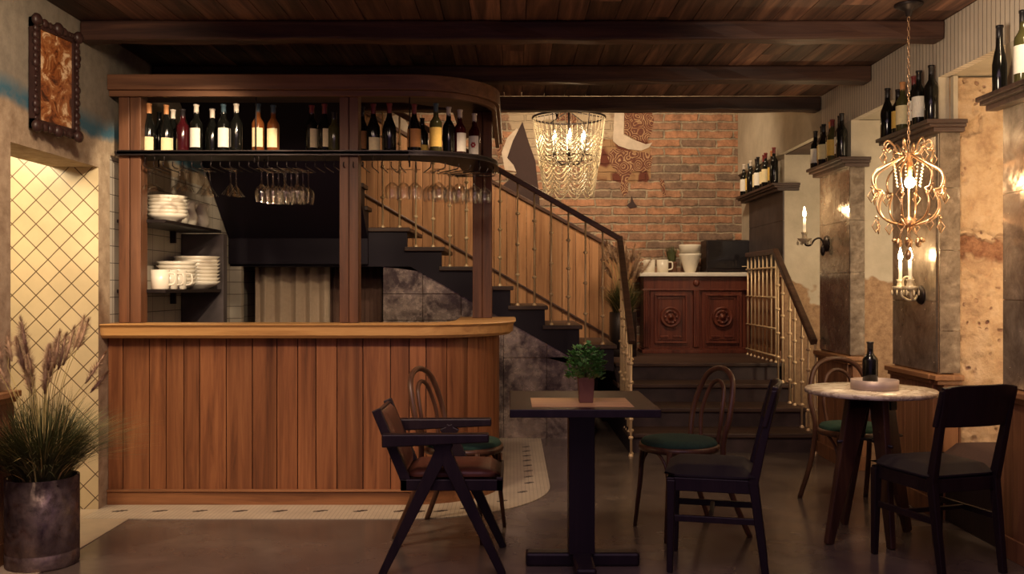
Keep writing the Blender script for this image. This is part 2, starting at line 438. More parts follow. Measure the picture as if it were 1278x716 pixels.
        return s.add(vs, fs, tint, mi, n > 5)
    def build(s, name, mats, parent=None, off=None, bevel=0, sub=0, kind=None):
        if off is None:
            off = Vector((0,0,0))
        off = Vector(off)
        me = bpy.data.meshes.new(name)
        me.from_pydata([tuple(Vector(v)-off) for v in s.v], [], s.f)
        if not isinstance(mats, (list, tuple)): mats = [mats]
        for m in mats: me.materials.append(m)
        at = me.attributes.new('tint', 'FLOAT', 'FACE')
        at.data.foreach_set('value', s.t)
        me.polygons.foreach_set('material_index', s.mi); me.polygons.foreach_set('use_smooth', s.sm)
        import bmesh
        bm = bmesh.new(); bm.from_mesh(me); bmesh.ops.recalc_face_normals(bm, faces=bm.faces); bm.to_mesh(me); bm.free()
        me.update()
        o = bpy.data.objects.new(name, me); COL.objects.link(o)
        if parent is None: o.location = off
        else: o.parent = parent
        if bevel:
            md = o.modifiers.new('bevel', 'BEVEL'); md.width = bevel; md.segments = 2; md.limit_method = 'ANGLE'; md.angle_limit = math.radians(40)
        if sub:
            md = o.modifiers.new('sub', 'SUBSURF'); md.levels = sub; md.render_levels = sub
        if kind: o['kind'] = kind
        return o
def thing(name, label, cat, loc=(0,0,0), rz=0, group=None):
    o = bpy.data.objects.new(name, None); COL.objects.link(o); o.empty_display_size = .1
    o.location = loc; o.rotation_euler = (0, 0, rz); tag(o, label, cat, group); return o
def tag(o, label, cat, group=None):
    o['label'] = label; o['category'] = cat
    if group: o['group'] = group
    return o
def dup(root, loc, rz=None, label=None, group=None):
    r = root.copy(); COL.objects.link(r); r.location = loc
    if rz is not None: r.rotation_euler = (0, 0, rz)
    if label: r['label'] = label
    if group: r['group'] = group
    for ch in [c for c in COL.objects if c.parent == root]:
        c = ch.copy(); COL.objects.link(c); c.parent = r
        for g in [q for q in COL.objects if q.parent == ch]:
            d = g.copy(); COL.objects.link(d); d.parent = c
    return r
def st(b, name, mat, **kw): return b.build(name, mat, kind='structure', **kw)

XW = 2.34; ZC = 2.70; YB = 9.55
# ------------------------------------------------------------------ room shell
b = B(); b.box(-3.6, 3.2, -1, 9.8, -.05, 0); st(b, 'floor', M['floor'])
# ceiling: planks running away from the camera, stops at the third beam
b = B(); x = -2.34
while x < 2.34:
    w = random.uniform(.12, .17); x1 = min(2.34, x+w)
    y = -1.0
    while y < 6.95:
        y1 = min(6.95, y+random.uniform(1.2, 2.4)); b.box(x+.002, x1-.002, y+.001, y1-.001, 2.70, 2.73, random.random()); y = y1
    x = x1
b.box(-2.45, 2.95, -1, 6.95, 2.73, 2.8, .2)
st(b, 'ceiling', M['ceil'])
b = B(); b.box(-2.5, 3.2, 6.96, 9.8, 3.7, 3.8); b.box(-2.5, 3.2, 6.96, 7.02, 2.81, 3.7); st(b, 'ceiling', M['paint_white']).name = 'ceiling_stairwell'
for i, k in enumerate((.00432, .0052, .006047)):
    Y = PY(k); b = B()
    xs = [-2.335+4.67*j/24 for j in range(25)]
    def jag(): return random.uniform(-.006, .006)
    rings = []
    for x in xs:
        a = [(x, Y+jag(), 2.596+jag()), (x, Y+.12+jag(), 2.596+jag()), (x, Y+.12, 2.699), (x, Y+jag(), 2.699)]
        rings += a
    fs = [(0,1,2,3), tuple(len(rings)-4+q for q in (3,2,1,0))]
    for j in range(24):
        for q in range(4): fs.append((j*4+q, j*4+(q+1) % 4, j*4+4+(q+1) % 4, j*4+4+q))
    b.add(rings, fs, random.random())
    o = b.build('ceiling_beam', M['beam'], off=(0, Y+.06, 2.6), bevel=.012)
    tag(o, ['dark rough timber ceiling beam nearest the camera, longest of the three', 'middle dark timber ceiling beam just behind the bar cornice', 'farthest dark timber ceiling beam above the brick wall and bead chandelier'][i], 'beam')

# left wall with the opening on to the diamond tiled passage
b = B()
b.box(-2.6, -XW, -1, 4.30, 0, 2.8); b.box(-2.6, -XW, 4.30, 5.215, 1.937, 2.8); b.box(-2.6, -XW, 5.215, 5.36, 0, 2.8)
b.box(-2.6, -XW, 5.36, 9.8, 2.02, 3.7)
b.box(-2.6, -XW, 5.36, 9.8, 0, 2.02, mi=1)
st(b, 'wall_left', [M['lwall'], M['tile']])
b = B(); b.box(-3.5, -2.6, 5.215, 5.33, 0, 2.2); b.box(-2.6, -2.341, 5.213, 5.2149, 0, 1.937); b.box(-3.5, -2.6, -1, 5.215, 2.2, 2.3)
b.box(-3.6, -3.5, -1, 5.3, 0, 2.2); st(b, 'wall_passage', M['diag'])
# left wainscot close to the camera
def wains(b, cap, plane, u0, u1, at, sgn, z0=0.0, h=.784):
    """boards on a wall; plane 'y' runs along y at x=at, plane 'x' runs along x at y=at"""
    u = u0
    while u < u1-1e-4:
        u2 = min(u1, u+random.uniform(.07, .11)); t = random.random()
        lo, hi = sorted((at, at+sgn*.028))
        if plane == 'y': b.box(lo, hi, u+.0015, u2-.0015, z0+.10, z0+h-.03, t)
        else: b.box(u+.0015, u2-.0015, lo, hi, z0+.10, z0+h-.03, t)
        u = u2
    lo, hi = sorted((at, at+sgn*.04)); lo2, hi2 = sorted((at, at+sgn*.065))
    if plane == 'y':
        b.box(lo, hi, u0, u1, z0, z0+.10, .4); cap.box(lo2, hi2, u0-.02, u1, z0+h-.03, z0+h, .5)
        cap.box(min(at, at+sgn*.045), max(at, at+sgn*.045), u0, u1, z0+h-.055, z0+h-.03, .3)
    else:
        b.box(u0, u1, lo, hi, z0, z0+.10, .4); cap.box(u0-.06, u1, lo2, hi2, z0+h-.03, z0+h, .5)
        cap.box(u0-.04, u1, min(at, at+sgn*.045), max(at, at+sgn*.045), z0+h-.055, z0+h-.03, .3)
ntrim = [0]
def trim(b, mat, **kw):
    ntrim[0] += 1; return st(b, 'trim_%d' % ntrim[0], mat, **kw)
b = B(); c = B(); wains(b, c, 'y', 1.0, 4.28, -XW, 1); trim(b, M['wains'], bevel=.002); trim(c, M['wainscap'], bevel=.005)

# back wall
b = B(); b.box(-2.34, 2.95, YB, 9.8, 0, 3.7)
kb = YB/F
def patch(pts, mi, d=.006):
    b.prism([(PX(x, kb), PZ(y, kb)) for x, y in pts], YB-d, YB+.01, 'xz', mi=mi)
# mural remains: dark lance, pale plaster field, red brown scroll field
patch([(645, 160), (633, 172), (626, 190), (630, 212), (645, 214), (638, 196), (646, 182), (652, 168)], 1, .004)
patch([(652, 152), (660, 178), (668, 200), (673, 245), (674, 262), (640, 262), (628, 231), (645, 216), (641, 206), (633, 197), (640, 176)], 2, .007)
patch([(767, 136), (779, 136), (778, 168), (790, 174), (806, 180), (814, 178), (810, 184), (800, 188), (784, 186), (772, 182), (765, 176)], 1, .006)
patch([(779, 134), (812, 134), (816, 150), (813, 166), (806, 178), (793, 174), (779, 167)], 3, .008)
patch([(763, 186), (772, 186), (790, 190), (806, 190), (815, 196), (812, 210), (802, 215), (790, 213), (783, 225), (784, 240), (778, 246), (774, 236), (776, 222), (764, 208), (758, 196)], 3, .006)
patch([(823, 222), (829, 226), (831, 246), (826, 240)], 3, .006)
patch([(788, 244), (791, 252), (795, 258), (786, 260), (782, 256), (787, 252)], 2, .008)
patch([(666, 136), (700, 136), (694, 150), (680, 148), (672, 155)], 1, .004)
patch([(692, 138), (712, 138), (722, 150), (712, 165), (706, 150), (695, 152)], 3, .004)
patch([(448, 126), (462, 126), (462, 154), (454, 156), (448, 154)], 1, .006)
patch([(480, 150), (500, 140), (512, 160), (506, 186), (486, 190), (476, 172)], 1, .005)
patch([(620, 190), (624, 178), (628, 168), (630, 172), (626, 190), (622, 200)], 3, .012)
st(b, 'wall_back', [M['brick'], M['paint_white'], M['paint_dark'], M['orn']])

# right wall: ribbed frieze, piers, recesses
kA, kB0, kB1, kC0, kC1, kD = .0070, .00606, .00553, .0049, .0044, .0038
yA, yB0, yB1, yC0, yC1, yD = [PY(k) for k in (kA, kB0, kB1, kC0, kC1, kD)]
b = B()
b.box(XW, XW+.05, -1, 6.97, 2.41, ZC+.1)                      # frieze (ribbed)
b.box(XW, 2.95, -1, yD, 0, 2.41, mi=1)                       # pier D
b.box(XW, 2.95, yC1, yC0, 0, 2.41, mi=1)                     # pier C
b.box(XW, 2.95, yB1, yB0, 0, 2.41, mi=1)                     # pier B
b.box(XW+.04, 2.95, yA, YB, 0, 3.7, mi=1)                    # pier A
b.box(XW+.001, XW+.05, 6.97, YB, 2.42, 3.7, mi=1)
b.box(2.95, 3.1, -1, 9.8, 0, 3.7, mi=1)                      # behind
b.box(2.40, 2.95, yC1-.006, yC1-.001, 0, 2.41, mi=2)          # stone face of recess 3
from mathutils import noise as NZ
nx_, nz_ = 70, 230; vs = []; ga = []
for j in range(nz_+1):
    for i in range(nx_+1):
        x = 2.425+.525*i/nx_; z = .02+2.38*j/nz_; p = Vector((x, 0, z))
        h = .016*NZ.fractal(p*9, .9, 2.1, 5)+.010*NZ.noise(p*3.1)
        c_ = NZ.noise(p*22+Vector((5, 0, 0)))
        if c_ > .38: h -= (c_-.38)*.07
        m_z = NZ.noise(Vector((x*4, 3, z*2.2)))*.11
        if 1.36+m_z < z < 1.53+m_z: h -= .022-.008*NZ.noise(p*30)
        if 2.12+m_z*.6 < z < 2.2+m_z and x < 2.56: h -= .03
        vs.append((x, yC1-.03-h, z))
b.add(vs, [(j*(nx_+1)+i, j*(nx_+1)+i+1, (j+1)*(nx_+1)+i+1, (j+1)*(nx_+1)+i) for j in range(nz_) for i in range(nx_)], .5, 2, True)
b.box(2.405, 2.43, yC1-.04, yC1-.001, 0, 2.41, mi=1)
b.box(XW+.05, 2.95, -1, 6.97, 2.415, 2.5, mi=3); b.box(XW+.05, 2.95, 6.97, 8.05, 2.415, 2.5, mi=4)
st(b, 'wall_right', [M['ribbed'], M['pale'], M['stone'], M['pale'], M['beam']])
# mirror panels and worn metal strips on the piers
def mirror(y0, y1, z0, z1, label, x=XW, seams=()):
    b = B(); zs = [z0]+list(seams)+[z1]
    for a, c_ in zip(zs[:-1], zs[1:]): b.box(x-.012, x-.0005, y0+.001, y1-.001, a+.0015, c_-.0015, random.random())
    tag(b.build('mirror_panel', M['mirror'], off=(x, (y0+y1)/2, z0)), label, 'mirror')
mirror(yC1, yC0, .79, 2.13, 'antique mirror cladding on the side of the pier behind the gold chandelier', seams=(1.18, 1.66))
mirror(yB1, yB0, .79, 2.12, 'antique mirror cladding on the side of the pier with the single candle sconce', seams=(1.36, 1.72))
b = B(); b.box(XW+.028, XW+.039, yA+.001, 9.2, 1.42, 1.84, .3); b.box(XW+.028, XW+.039, yA+.001, 9.2, 1.843, 2.13, .6)
tag(b.build('metal_panel', M['concrete'], off=(XW+.04, 8.6, 1.42)), 'dull grey metal cladding on the farthest pier beside the brick wall', 'wall panel')
mirror(2.5, yD, .79, 2.13, 'antique mirror cladding on the pier at the right edge of the frame', seams=(1.2, 1.7))
def strip(x0, x1, y, z0, z1, label, seams=()):
    b = B(); zs = [z0]+list(seams)+[z1]
    for a, c_ in zip(zs[:-1], zs[1:]): b.box(x0, x1, y-.012, y-.0005, a+.0015, c_-.0015, random.random())
    tag(b.build('metal_panel', M['strip'], off=((x0+x1)/2, y, z0)), label, 'wall panel')
strip(XW-.01, 2.44, yC1-.031, .79, 2.13, 'narrow worn metal tile strip edging the pier next to the rough stone', (1.02, 1.46, 1.8))
strip(XW-.01, 2.43, yB1, .79, 2.12, 'narrow grey metal strip edging the pier right of the single candle sconce', (1.36, 1.72))
# wainscots
for (y0, y1, jy, jx1) in ((yC1, yC0, yC1-.031, 2.44), (yB1, yB0, yB1, 2.44), (1.5, yD, None, 0)):
    b = B(); c = B(); wains(b, c, 'y', y0, y1, XW, -1)
    if jy: wains(b, c, 'x', XW, jx1, jy, -1)
    trim(b, M['wains'], bevel=.002); trim(c, M['wainscap'], bevel=.005)
b = B(); c = B(); wains(b, c, 'y', yA, 9.08, XW+.04, -1, z0=.6, h=.80); trim(b, M['wains'], bevel=.002); trim(c, M['wainscap'], bevel=.005)
# wall shelves for bottles
def wshelf(y0, y1, jx, label, z=2.13, x=XW, jy=None):
    b = B(); jy = y0 if jy is None else jy
    for k, (o1, za, zb) in enumerate(((.11, z+.012, z+.034), (.09, z-.005, z+.012), (.06, z-.03, z-.005))):
        b.prism([(x-o1, y1), (x-o1, jy-o1*.6), (jx, jy-o1*.6), (jx, jy-.001), (x-.001, jy-.001), (x-.001, y1)], za, zb, 'xy', .3+.2*k)
    tag(b.build('bottle_shelf', M['tread'], off=(x, y1, z), bevel=.003), label, 'shelf')
wshelf(yC1, yC0+.02, 2.45, 'dark moulded bottle shelf wrapping the pier behind the gold chandelier', jy=yC1-.044)
wshelf(yB1, yB0+.02, 2.45, 'dark moulded bottle shelf on the pier with the single candle sconce', 2.115, jy=yB1-.014)
wshelf(yA, 9.3, 2.50, 'dark bottle shelf farthest back beside the brick wall', 2.13, XW+.028, jy=yA)
wshelf(2.6, yD+.04, XW-.002, 'dark bottle shelf cut off by the right edge of the frame', 2.13, XW-.014)

# mosaic border
CX, CY = -.60, 5.84
def path_out(off, y_end, x0=-2.338, r0=.51, n=16):
    r = r0+off; p = [(x0, CY-r)]
    p += [(CX+r*math.sin(a), CY-r*math.cos(a)) for a in [PI/2*i/n for i in range(n+1)]]
    p.append((CX+r, y_end)); return p
b = B(); o_ = path_out(.33, 7.66); i_ = path_out(-.05, 7.66)
b.prism(o_+i_[::-1], .0005, .004, 'xy')
for i in range(9):
    x = -2.2+i*.225
    for dx, dy in ((-.018, -.012), (.018, .012), (0, 0)): b.box(x+dx-.02, x+dx+.02, 5.17+dy-.009, 5.17+dy+.009, .004, .0048, mi=1)
for i in range(12):
    if i < 4:
        a = PI/2*(i+.3)/4; px_, py_ = CX+.69*math.sin(a), CY-.69*math.cos(a)
    else: px_, py_ = CX+.71, CY+(i-3.6)*.19
    for dx, dy in ((-.014, -.014), (.014, .014), (0, 0)): b.box(px_+dx-.017, px_+dx+.017, py_+dy-.009, py_+dy+.009, .004, .0048, mi=1)
trim(b, [M['mosaic'], M['motif']])
b = B(); b.box(-2.34, -2.08, 1.0, 4.999, .0004, .0035); b.box(-3.5, -2.34, 3.0, 5.215, .0004, .0035); trim(b, M['terrazzo'])

# ------------------------------------------------------------------ under-stair walls and kitchen end wall
YS = 7.65
b = B()
sof = lambda x: PZ(332.6+.575*(x-516), YS/F)     # soffit height at picture column x
kS = YS/F
for (a, c_) in ((478, 527), (527.6, 575), (575.6, 628), (628.6, 682), (682.6, 740)):
    zs = [(0, .98), (.985, 1.2), (1.205, 1.43)] if a < 600 else [(0, .67), (.675, 1.1)]
    for z0, z1 in zs:
        xa, xc = PX(a, kS), PX(c_, kS)
        ta = min(z1, sof(a)); tc_ = min(z1, sof(c_))
        if tc_ <= z0+.01:
            if ta <= z0+.02: continue
            xm = xa+(xc-xa)*(ta-z0)/max(ta-tc_, 1e-3); b.prism([(xa, z0), (min(xm, xc), z0), (xa, ta)], YS+.02, YS+.05, 'xz', random.random()); continue
        poly = [(xa, z0), (xc, z0), (xc, tc_), (xa, ta)]
        b.prism(poly, YS+.02, YS+.05, 'xz', random.random())
st(b, 'wall_understair', M['patina'])
b = B(); b.box(-2.338, PX(302, kS), YS-.02, YS+.05, 0, 1.43); b.box(PX(302, kS), -1.06, 8.6, 8.65, 0, 1.43); st(b, 'wall_kitchen', M['tilef'])

# ------------------------------------------------------------------ entry steps
root = thing('entry_steps', 'four dark worn steps rising to the raised landing with the carved sideboard', 'steps', (1.6, 8.0, 0))
noses = [PY(k) for k in (.00607, .00636, .00669, .00698)]
for i, y in enumerate(noses):
    b = B(); z = .15*(i+1); ye = 9.549 if i == 3 else noses[i+1]+.04
    xl = .88 if i < 3 else -.9
    if i < 3: b.box(xl, 2.345, y, ye, z-.035, z, random.random())
    else:
        b.box(.90, 2.375, y, YB-.001, z-.035, z, .4); b.box(-.9, .90, 8.72, YB-.001, z-.035, z, .4)
    b.build('tread', M['tread'], root, off=root.location, bevel=.008)
    b = B(); b.box(.90, 2.34, y+.03, y+.05, z-.15, z-.035); b.build('riser', M['stepm'], root, off=root.location)
b = B(); b.prism([(noses[0]+.02, 0), (YB-.02, 0), (YB-.02, .56), (noses[3]+.03, .56), (noses[2]+.03, .40), (noses[1]+.03, .25), (noses[0]+.03, .11)], .89, .91, 'yz')
b.build('side_board', M['stringer'], root, off=root.location)

# ------------------------------------------------------------------ staircase
root = thing('staircase', 'dark sawtooth staircase climbing left behind the bar from the landing', 'stairs', (0, 8.2, 0))
run, rise = .286, .162
T = [(.845-run*i, .782+rise*i) for i in range(7)]
for i, (x, z) in enumerate(T):
    b = B(); xl = x-run-.02 if i < 6 else -2.335
    b.box(xl, x+.025, YS-.025, 8.72, z-.035, z, random.random()); b.build('tread', M['tread'], root, off=root.location, bevel=.006)
# stringer
poly = [(T[0][0], .60)]
for i, (x, z) in enumerate(T):
    poly.append((x, z-.035))
    if i < 6: poly.append((x-run, z-.035))
poly += [(-2.335, T[6][1]-.035), (-2.335, 1.43), (PX(512, kS), 1.43)]
poly += [(PX(735, kS), sof(735)), (T[0][0], .56)]
b = B(); b.prism(poly, YS, YS+.05, 'xz'); b.box(-2.335, -.85, YS+.05, YB-.05, 1.43, 1.5)
b.prism([(PX(512, kS), 1.43), (PX(735, kS), sof(735)), (PX(735, kS), sof(735)+.05), (PX(512, kS), 1.48)], YS+.05, 8.7, 'xz')
b.build('stringer', M['stringer'], root, off=root.location)
# second flight turning toward the viewer
rn2, Y0 = .21, YS
prof = [(YS, 1.72)]; 
for j in range(5):
    z = T[6][1]+rise*(j+1)-.035; prof.append((Y0-rn2*j, z)); prof.append((Y0-rn2*(j+1), z))
prof += [(Y0-rn2*5, 2.69), (6.31, 2.69), (6.96, 2.185), (7.60, 1.66), (7.60, 1.45), (YS, 1.45)]
b = B(); b.prism(prof, -2.335, -1.19, 'yz'); b.build('upper_flight', M['stringer'], root, off=root.location)
for j in range(5):
    z = T[6][1]+rise*(j+1); b = B(); b.box(-2.335, -1.165, Y0-rn2*(j+1), Y0-rn2*j+.025, z-.035, z); b.build('tread', M['tread'], root, off=root.location, bevel=.006)
# far side boarded guard
kg = .0080; YG = PY(kg)
top = lambda x: PZ(233.6+.547*(x-625), kg)
low = lambda x: PZ(336.5+.58*(x-617), kg)
b = B(); px = 430.
while px < 790:
    p2 = min(790, px+random.uniform(11, 17)); zb_ = .601
    a, c_ = PX(px, kg)+.0025, PX(p2, kg)-.0025
    b.prism([(a, max(zb_, low(px)-.45)), (c_, max(zb_, low(p2)-.45)), (c_, top(p2)), (a, top(px))], YG, YG+.03, 'xz', random.random()); px = p2
b.build('boarded_guard', M['stairpanel'], root, off=root.location)
b = B(); b.bar((PX(428, kg), YG+.01, top(428)+.01), (PX(792, kg), YG+.01, top(792)+.01), .07, .035, side=(0,1,0)); b.bar((PX(428, kg), YG-.006, low(428)), (PX(775, kg), YG-.006, low(775)), .03, .02, side=(0,1,0))
b.build('guard_moulding', M['rail'], root, off=root.location, bevel=.004)

# ------------------------------------------------------------------ railings
def baluster(b, x, y, z0, z1, r=.0085, knots=3):
    b.tube([(x, y, z0), (x, y, z1)], r, 6)
    b.lathe([(.018, z0), (.018, z0+.008), (.008, z0+.02)], (x, y, 0), 8)
    for q in range(knots):
        z = z0+(z1-z0)*(q+1)/(knots+1)
        b.lathe([(.008, z-.014), (.019, z-.006), (.019, z+.006), (.008, z+.014)], (x, y, 0), 8)
root = thing('stair_railing', 'dark handrail on thin brass balusters along the staircase and left of the steps', 'railing', (.9, YS, .3))
zh = lambda x: PZ(297+.569*(x-773), kS)
def bal_part(x, y, z0, z1, rt, **kw):
    b = B(); baluster(b, x, y, z0, z1, **kw); b.build('baluster', M['brass'], rt, off=rt.location)
for px_, ti in ((477, 6), (498, 6), (518.6, 5), (540, 5), (561, 4), (582, 4), (603, 3), (624, 3), (646, 2), (667, 2), (688, 1), (709.6, 1), (731, 0), (752.5, 0)):
    bal_part(PX(px_, kS), YS+.03, T[ti][1], zh(px_)-.02, root)
b = B(); 
b.bar((PX(440, kS), YS+.03, zh(440)), (PX(775, kS), YS+.03, zh(775)), .05, .045, side=(0,1,0))
P0 = Vector((PX(774, kS), YS+.03, zh(774))); P1 = Vector((.895, 6.88, .845))
b.bar(P0+Vector((0,.02,.01)), P1, .05, .05, side=(1,0,0)); b.build('handrail', M['rail'], root, off=root.location, bevel=.008)
def zl(y): return P0.z+(P1.z-P0.z)*(P0.y-y)/(P0.y-P1.y)
for y, z0 in ((7.62, .30), (7.52, .30), (7.42, .30), (7.27, .15), (7.17, .15), (7.07, .15), (6.95, .0)):
    bal_part(.90, y, z0, zl(y)-.02, root, knots=4)
bal_part(.885, 6.86, 0, .83, root, knots=5)
root = thing('landing_railing', 'brass railing with cross bars and dark handrail right of the steps', 'railing', (2.28, 8.03, .6))
XR = 2.30
b = B(); b.bar((XR, 9.0, 1.57), (XR, 8.03, 1.57), .05, .045, side=(1,0,0)); b.bar((XR, 8.06, 1.58), (XR-.02, 6.95, .84), .05, .05, side=(1,0,0)); b.build('handrail', M['rail'], root, off=root.location, bevel=.008)
for i in range(8): bal_part(XR, 8.98-i*.135, .60, 1.55, root, knots=0, r=.009)
for z in (.66, .90, 1.17, 1.43):
    b = B(); b.tube([(XR-.012, 9.0, z), (XR-.012, 8.02, z)], .009, 6); b.build('cross_bar', M['brass'], root, off=root.location)
zr = lambda y: 1.57+(.84-1.57)*(8.03-y)/(8.03-6.95)
for y, z0 in ((7.93, .45), (7.80, .45), (7.60, .30), (7.47, .30), (7.28, .15), (7.12, .15), (6.96, 0)):
    bal_part(XR-.01, y, z0, zr(y)-.02, root, knots=4)

# ------------------------------------------------------------------ bar counter
root = thing('bar_counter', 'long curved bar counter of vertical brown boards with a thick pale wooden top', 'bar counter', (-1.2, 5.6, 0))
def samp(off, y_end, step=.02):
    pts = path_out(off, y_end, n=40); out = []; d = 0
    for (x0, y0), (x1, y1) in zip(pts[:-1], pts[1:]):
        ln = math.hypot(x1-x0, y1-y0); m = max(1, int(ln/step))
        for i in range(m): t = i/m; out.append((x0+(x1-x0)*t, y0+(y1-y0)*t, d+ln*t))
        d += ln
    out.append((pts[-1][0], pts[-1][1], d)); return out
def wallstrip(b, pts, th, z0, z1, tint):
    """ribbon with thickness along plan points (offset to the inside by th)"""
    vs = []; n = len(pts)
    for i, (x, y) in enumerate(pts):
        a = pts[max(0, i-1)]; c_ = pts[min(n-1, i+1)]; tx, ty = c_[0]-a[0], c_[1]-a[1]; l = max(1e-9, math.hypot(tx, ty))
        nx, ny = -ty/l*th, tx/l*th
        vs += [(x, y, z0), (x, y, z1), (x+nx, y+ny, z1), (x+nx, y+ny, z0)]
    fs = [(0,1,2,3), tuple(4*(n-1)+q for q in (3,2,1,0))]
    for i in range(n-1):
        for q in range(4): fs.append((4*i+q, 4*i+(q+1) % 4, 4*i+4+(q+1) % 4, 4*i+4+q))
    b.add(vs, fs, tint)
S = samp(0, 6.5); tot = S[-1][2]
def at_d(q):
    for (xa, ya, qa), (xb, yb_, qb) in zip(S[:-1], S[1:]):
        if qa <= q <= qb: u = (q-qa)/max(1e-6, qb-qa); return (xa+(xb-xa)*u, ya+(yb_-ya)*u)
    return S[-1][:2]
b = B(); d = .0
while d < tot:
    w = random.uniform(.075, .16); seg = [at_d(d+.0025)]+[(x, y) for x, y, q in S if d+.004 <= q <= d+w-.004]+[at_d(min(tot, d+w-.0025))]
    if d+.01 < tot: wallstrip(b, seg, .02, .09, .967, random.random())
    d += w
b.build('front_boards', M['barwood'], root, off=root.location, bevel=.002)
b = B(); wallstrip(b, [(x, y) for x, y, q in samp(-.016, 6.48)], .03, .0, .967, .0); b.build('backing', M['stringer'], root, off=root.location)
b = B(); wallstrip(b, [(x, y) for x, y, q in samp(.014, 6.5)], .03, .0, .078, .6); wallstrip(b, [(x, y) for x, y, q in samp(.022, 6.5)], .03, .078, .092, .1)
b.build('baseboard', M['barwoodx'], root, off=root.location, bevel=.004)
b = B(); N_ = 40
outer = []
for x, y, q in samp(.11, 6.5): outer.append((x, y))
inner = [(-.36, 6.5), (-.355, 5.75), (-.40, 5.58), (-.52, 5.48), (-2.335, 5.47)]
def rows(scale, z):  # outer offset profile
    r_ = [(x, y) for x, y, q in samp(scale, 6.5)]
    return r_
prof = [(.075, .968), (.095, .985), (.10, 1.03), (.115, 1.045), (.105, 1.05)]
rings = [[(x, y, z) for x, y, q in samp(o, 6.5)] for o, z in prof]
n = len(rings[0]); m_ = min(len(r) for r in rings)
vs = []; 
def resample(r, cnt):
    out = []
    for i in range(cnt):
        t = i*(len(r)-1)/(cnt-1); j = min(len(r)-2, int(t)); u = t-j
        out.append(tuple(r[j][q]*(1-u)+r[j+1][q]*u for q in range(3)))
    return out
rings = [resample(r, 160) for r in rings]
for r in rings: vs += r
fs = []
for i in range(len(rings)-1):
    for j in range(159): fs.append((i*160+j, i*160+j+1, (i+1)*160+j+1, (i+1)*160+j))
base = len(vs); vs += [(x, y, 1.05) for x, y in inner]+[(x, y, .968) for x, y in inner]
ni = len(inner)
fs.append(tuple(range(4*160, 5*160))+tuple(base+i for i in range(ni)))
fs.append(tuple(range(0, 160))[::-1]+tuple(base+ni+i for i in range(ni))[::-1])
for i in range(ni-1): fs.append((base+i, base+i+1, base+ni+i+1, base+ni+i))
fs.append(tuple(r*160+159 for r in range(5))+(base, base+ni)); fs.append(tuple(r*160 for r in range(4, -1, -1))+(base+2*ni-1, base+ni-1))
b.add(vs, fs, .5); b.build('counter_top', M['slab'], root, off=root.location)
b = B(); b.box(-2.33, -.5, 5.50, 5.98, .86, .90); b.box(-2.33, -.5, 5.50, 5.98, 0.0, .05); b.box(-2.33, -.5, 5.96, 5.98, .05, .86); b.build('back_worktop', M['metal'], root, off=root.location)

# canopy
root = thing('bar_canopy', 'dark wooden bar canopy with curved cornice, three posts and a bottle shelf', 'bar canopy', (-1.2, 5.5, 1.05))
b = B(); wallstrip(b, [(x, y) for x, y, q in samp(.012, 7.36)], .045, 2.40, 2.488, .7); wallstrip(b, [(x, y) for x, y, q in samp(-.01, 7.34)], .03, 2.365, 2.40, .1)
b.build('cornice', M['cornice'], root, off=root.location, bevel=.004)
b = B(); pp = [(x, y) for x, y, q in samp(-.03, 7.3, .06)]
b.prism(pp+[(-.40, 7.3), (-.40, 6.1), (-.7, 5.9), (-2.33, 5.9)], 2.44, 2.468, 'xy'); b.build('cornice_lid', M['beam'], root, off=root.location)
for (x0, x1, y0) in ((-2.29, -2.162, 5.365), (-1.005, -.895, 5.365), (-.265, -.135, 6.2)):
    b = B(); xm = (x0+x1)/2
    b.box(x0, xm-.003, y0, y0+.10, 1.051, 2.44, random.random()); b.box(xm+.003, x1, y0, y0+.10, 1.051, 2.44, random.random()); b.box(xm-.004, xm+.004, y0+.01, y0+.09, 1.051, 2.44, 0)
    b.build('post', M['post'], root, off=root.location, bevel=.003)
shp = [(x, y) for x, y, q in samp(-.0, 6.2, .05)]
inn = [(-.33, 6.2), (-.335, 5.95), (-.45, 5.72), (-.62, 5.63), (-2.3, 5.63)]
b = B(); b.prism([(max(x, -2.3), y) for x, y in shp]+inn, 2.03, 2.045, 'xy'); wallstrip(b, [(max(x, -2.3)+(.0), y) for x, y in shp[1:]], .006, 2.022, 2.052, .3)
b.build('bottle_shelf', M['metal'], root, off=root.location)
b = B()
for off_ in (-.02, -.25):
    b.tube([(max(x, -2.15), y, 1.985) for x, y, q in samp(off_, 6.15, .05)], .006, 6)
x = -2.13
while x < -.62:
    b.tube([(x, 5.34, 1.985), (x, 5.335, 1.962), (x, 5.36, 1.955), (x, 5.60, 1.955)], .0035, 5); b.tube([(x, 5.35, 1.99), (x, 5.35, 2.03)], .003, 5) if int(x*100) % 3 == 0 else None
    x += .055
for i in range(9):
    a = PI/2*(i+.5)/9; s_, c_ = math.sin(a), math.cos(a)
    b.tube([(CX+.50*s_, CY-.50*c_, 1.985), (CX+.49*s_, CY-.49*c_, 1.958), (CX+.25*s_, CY-.25*c_, 1.955)], .0035, 5)
for (x, y) in ((-2.14, 5.37), (-1.0, 5.37), (-.6, 5.37), (-.2, 5.6), (-.12, 5.9), (-2.14, 5.58), (-.62, 5.58), (-1.5, 5.37), (-1.5, 5.58)):
    b.tube([(x, y, 1.985), (x, y, 2.03)], .005, 6)
for x in (-1.5, -.95+.35):
    b.tube([(x, 5.40, 2.045), (x, 5.40, 2.44)], .004, 6)
b.build('glass_rack', M['metal'], root, off=root.location)

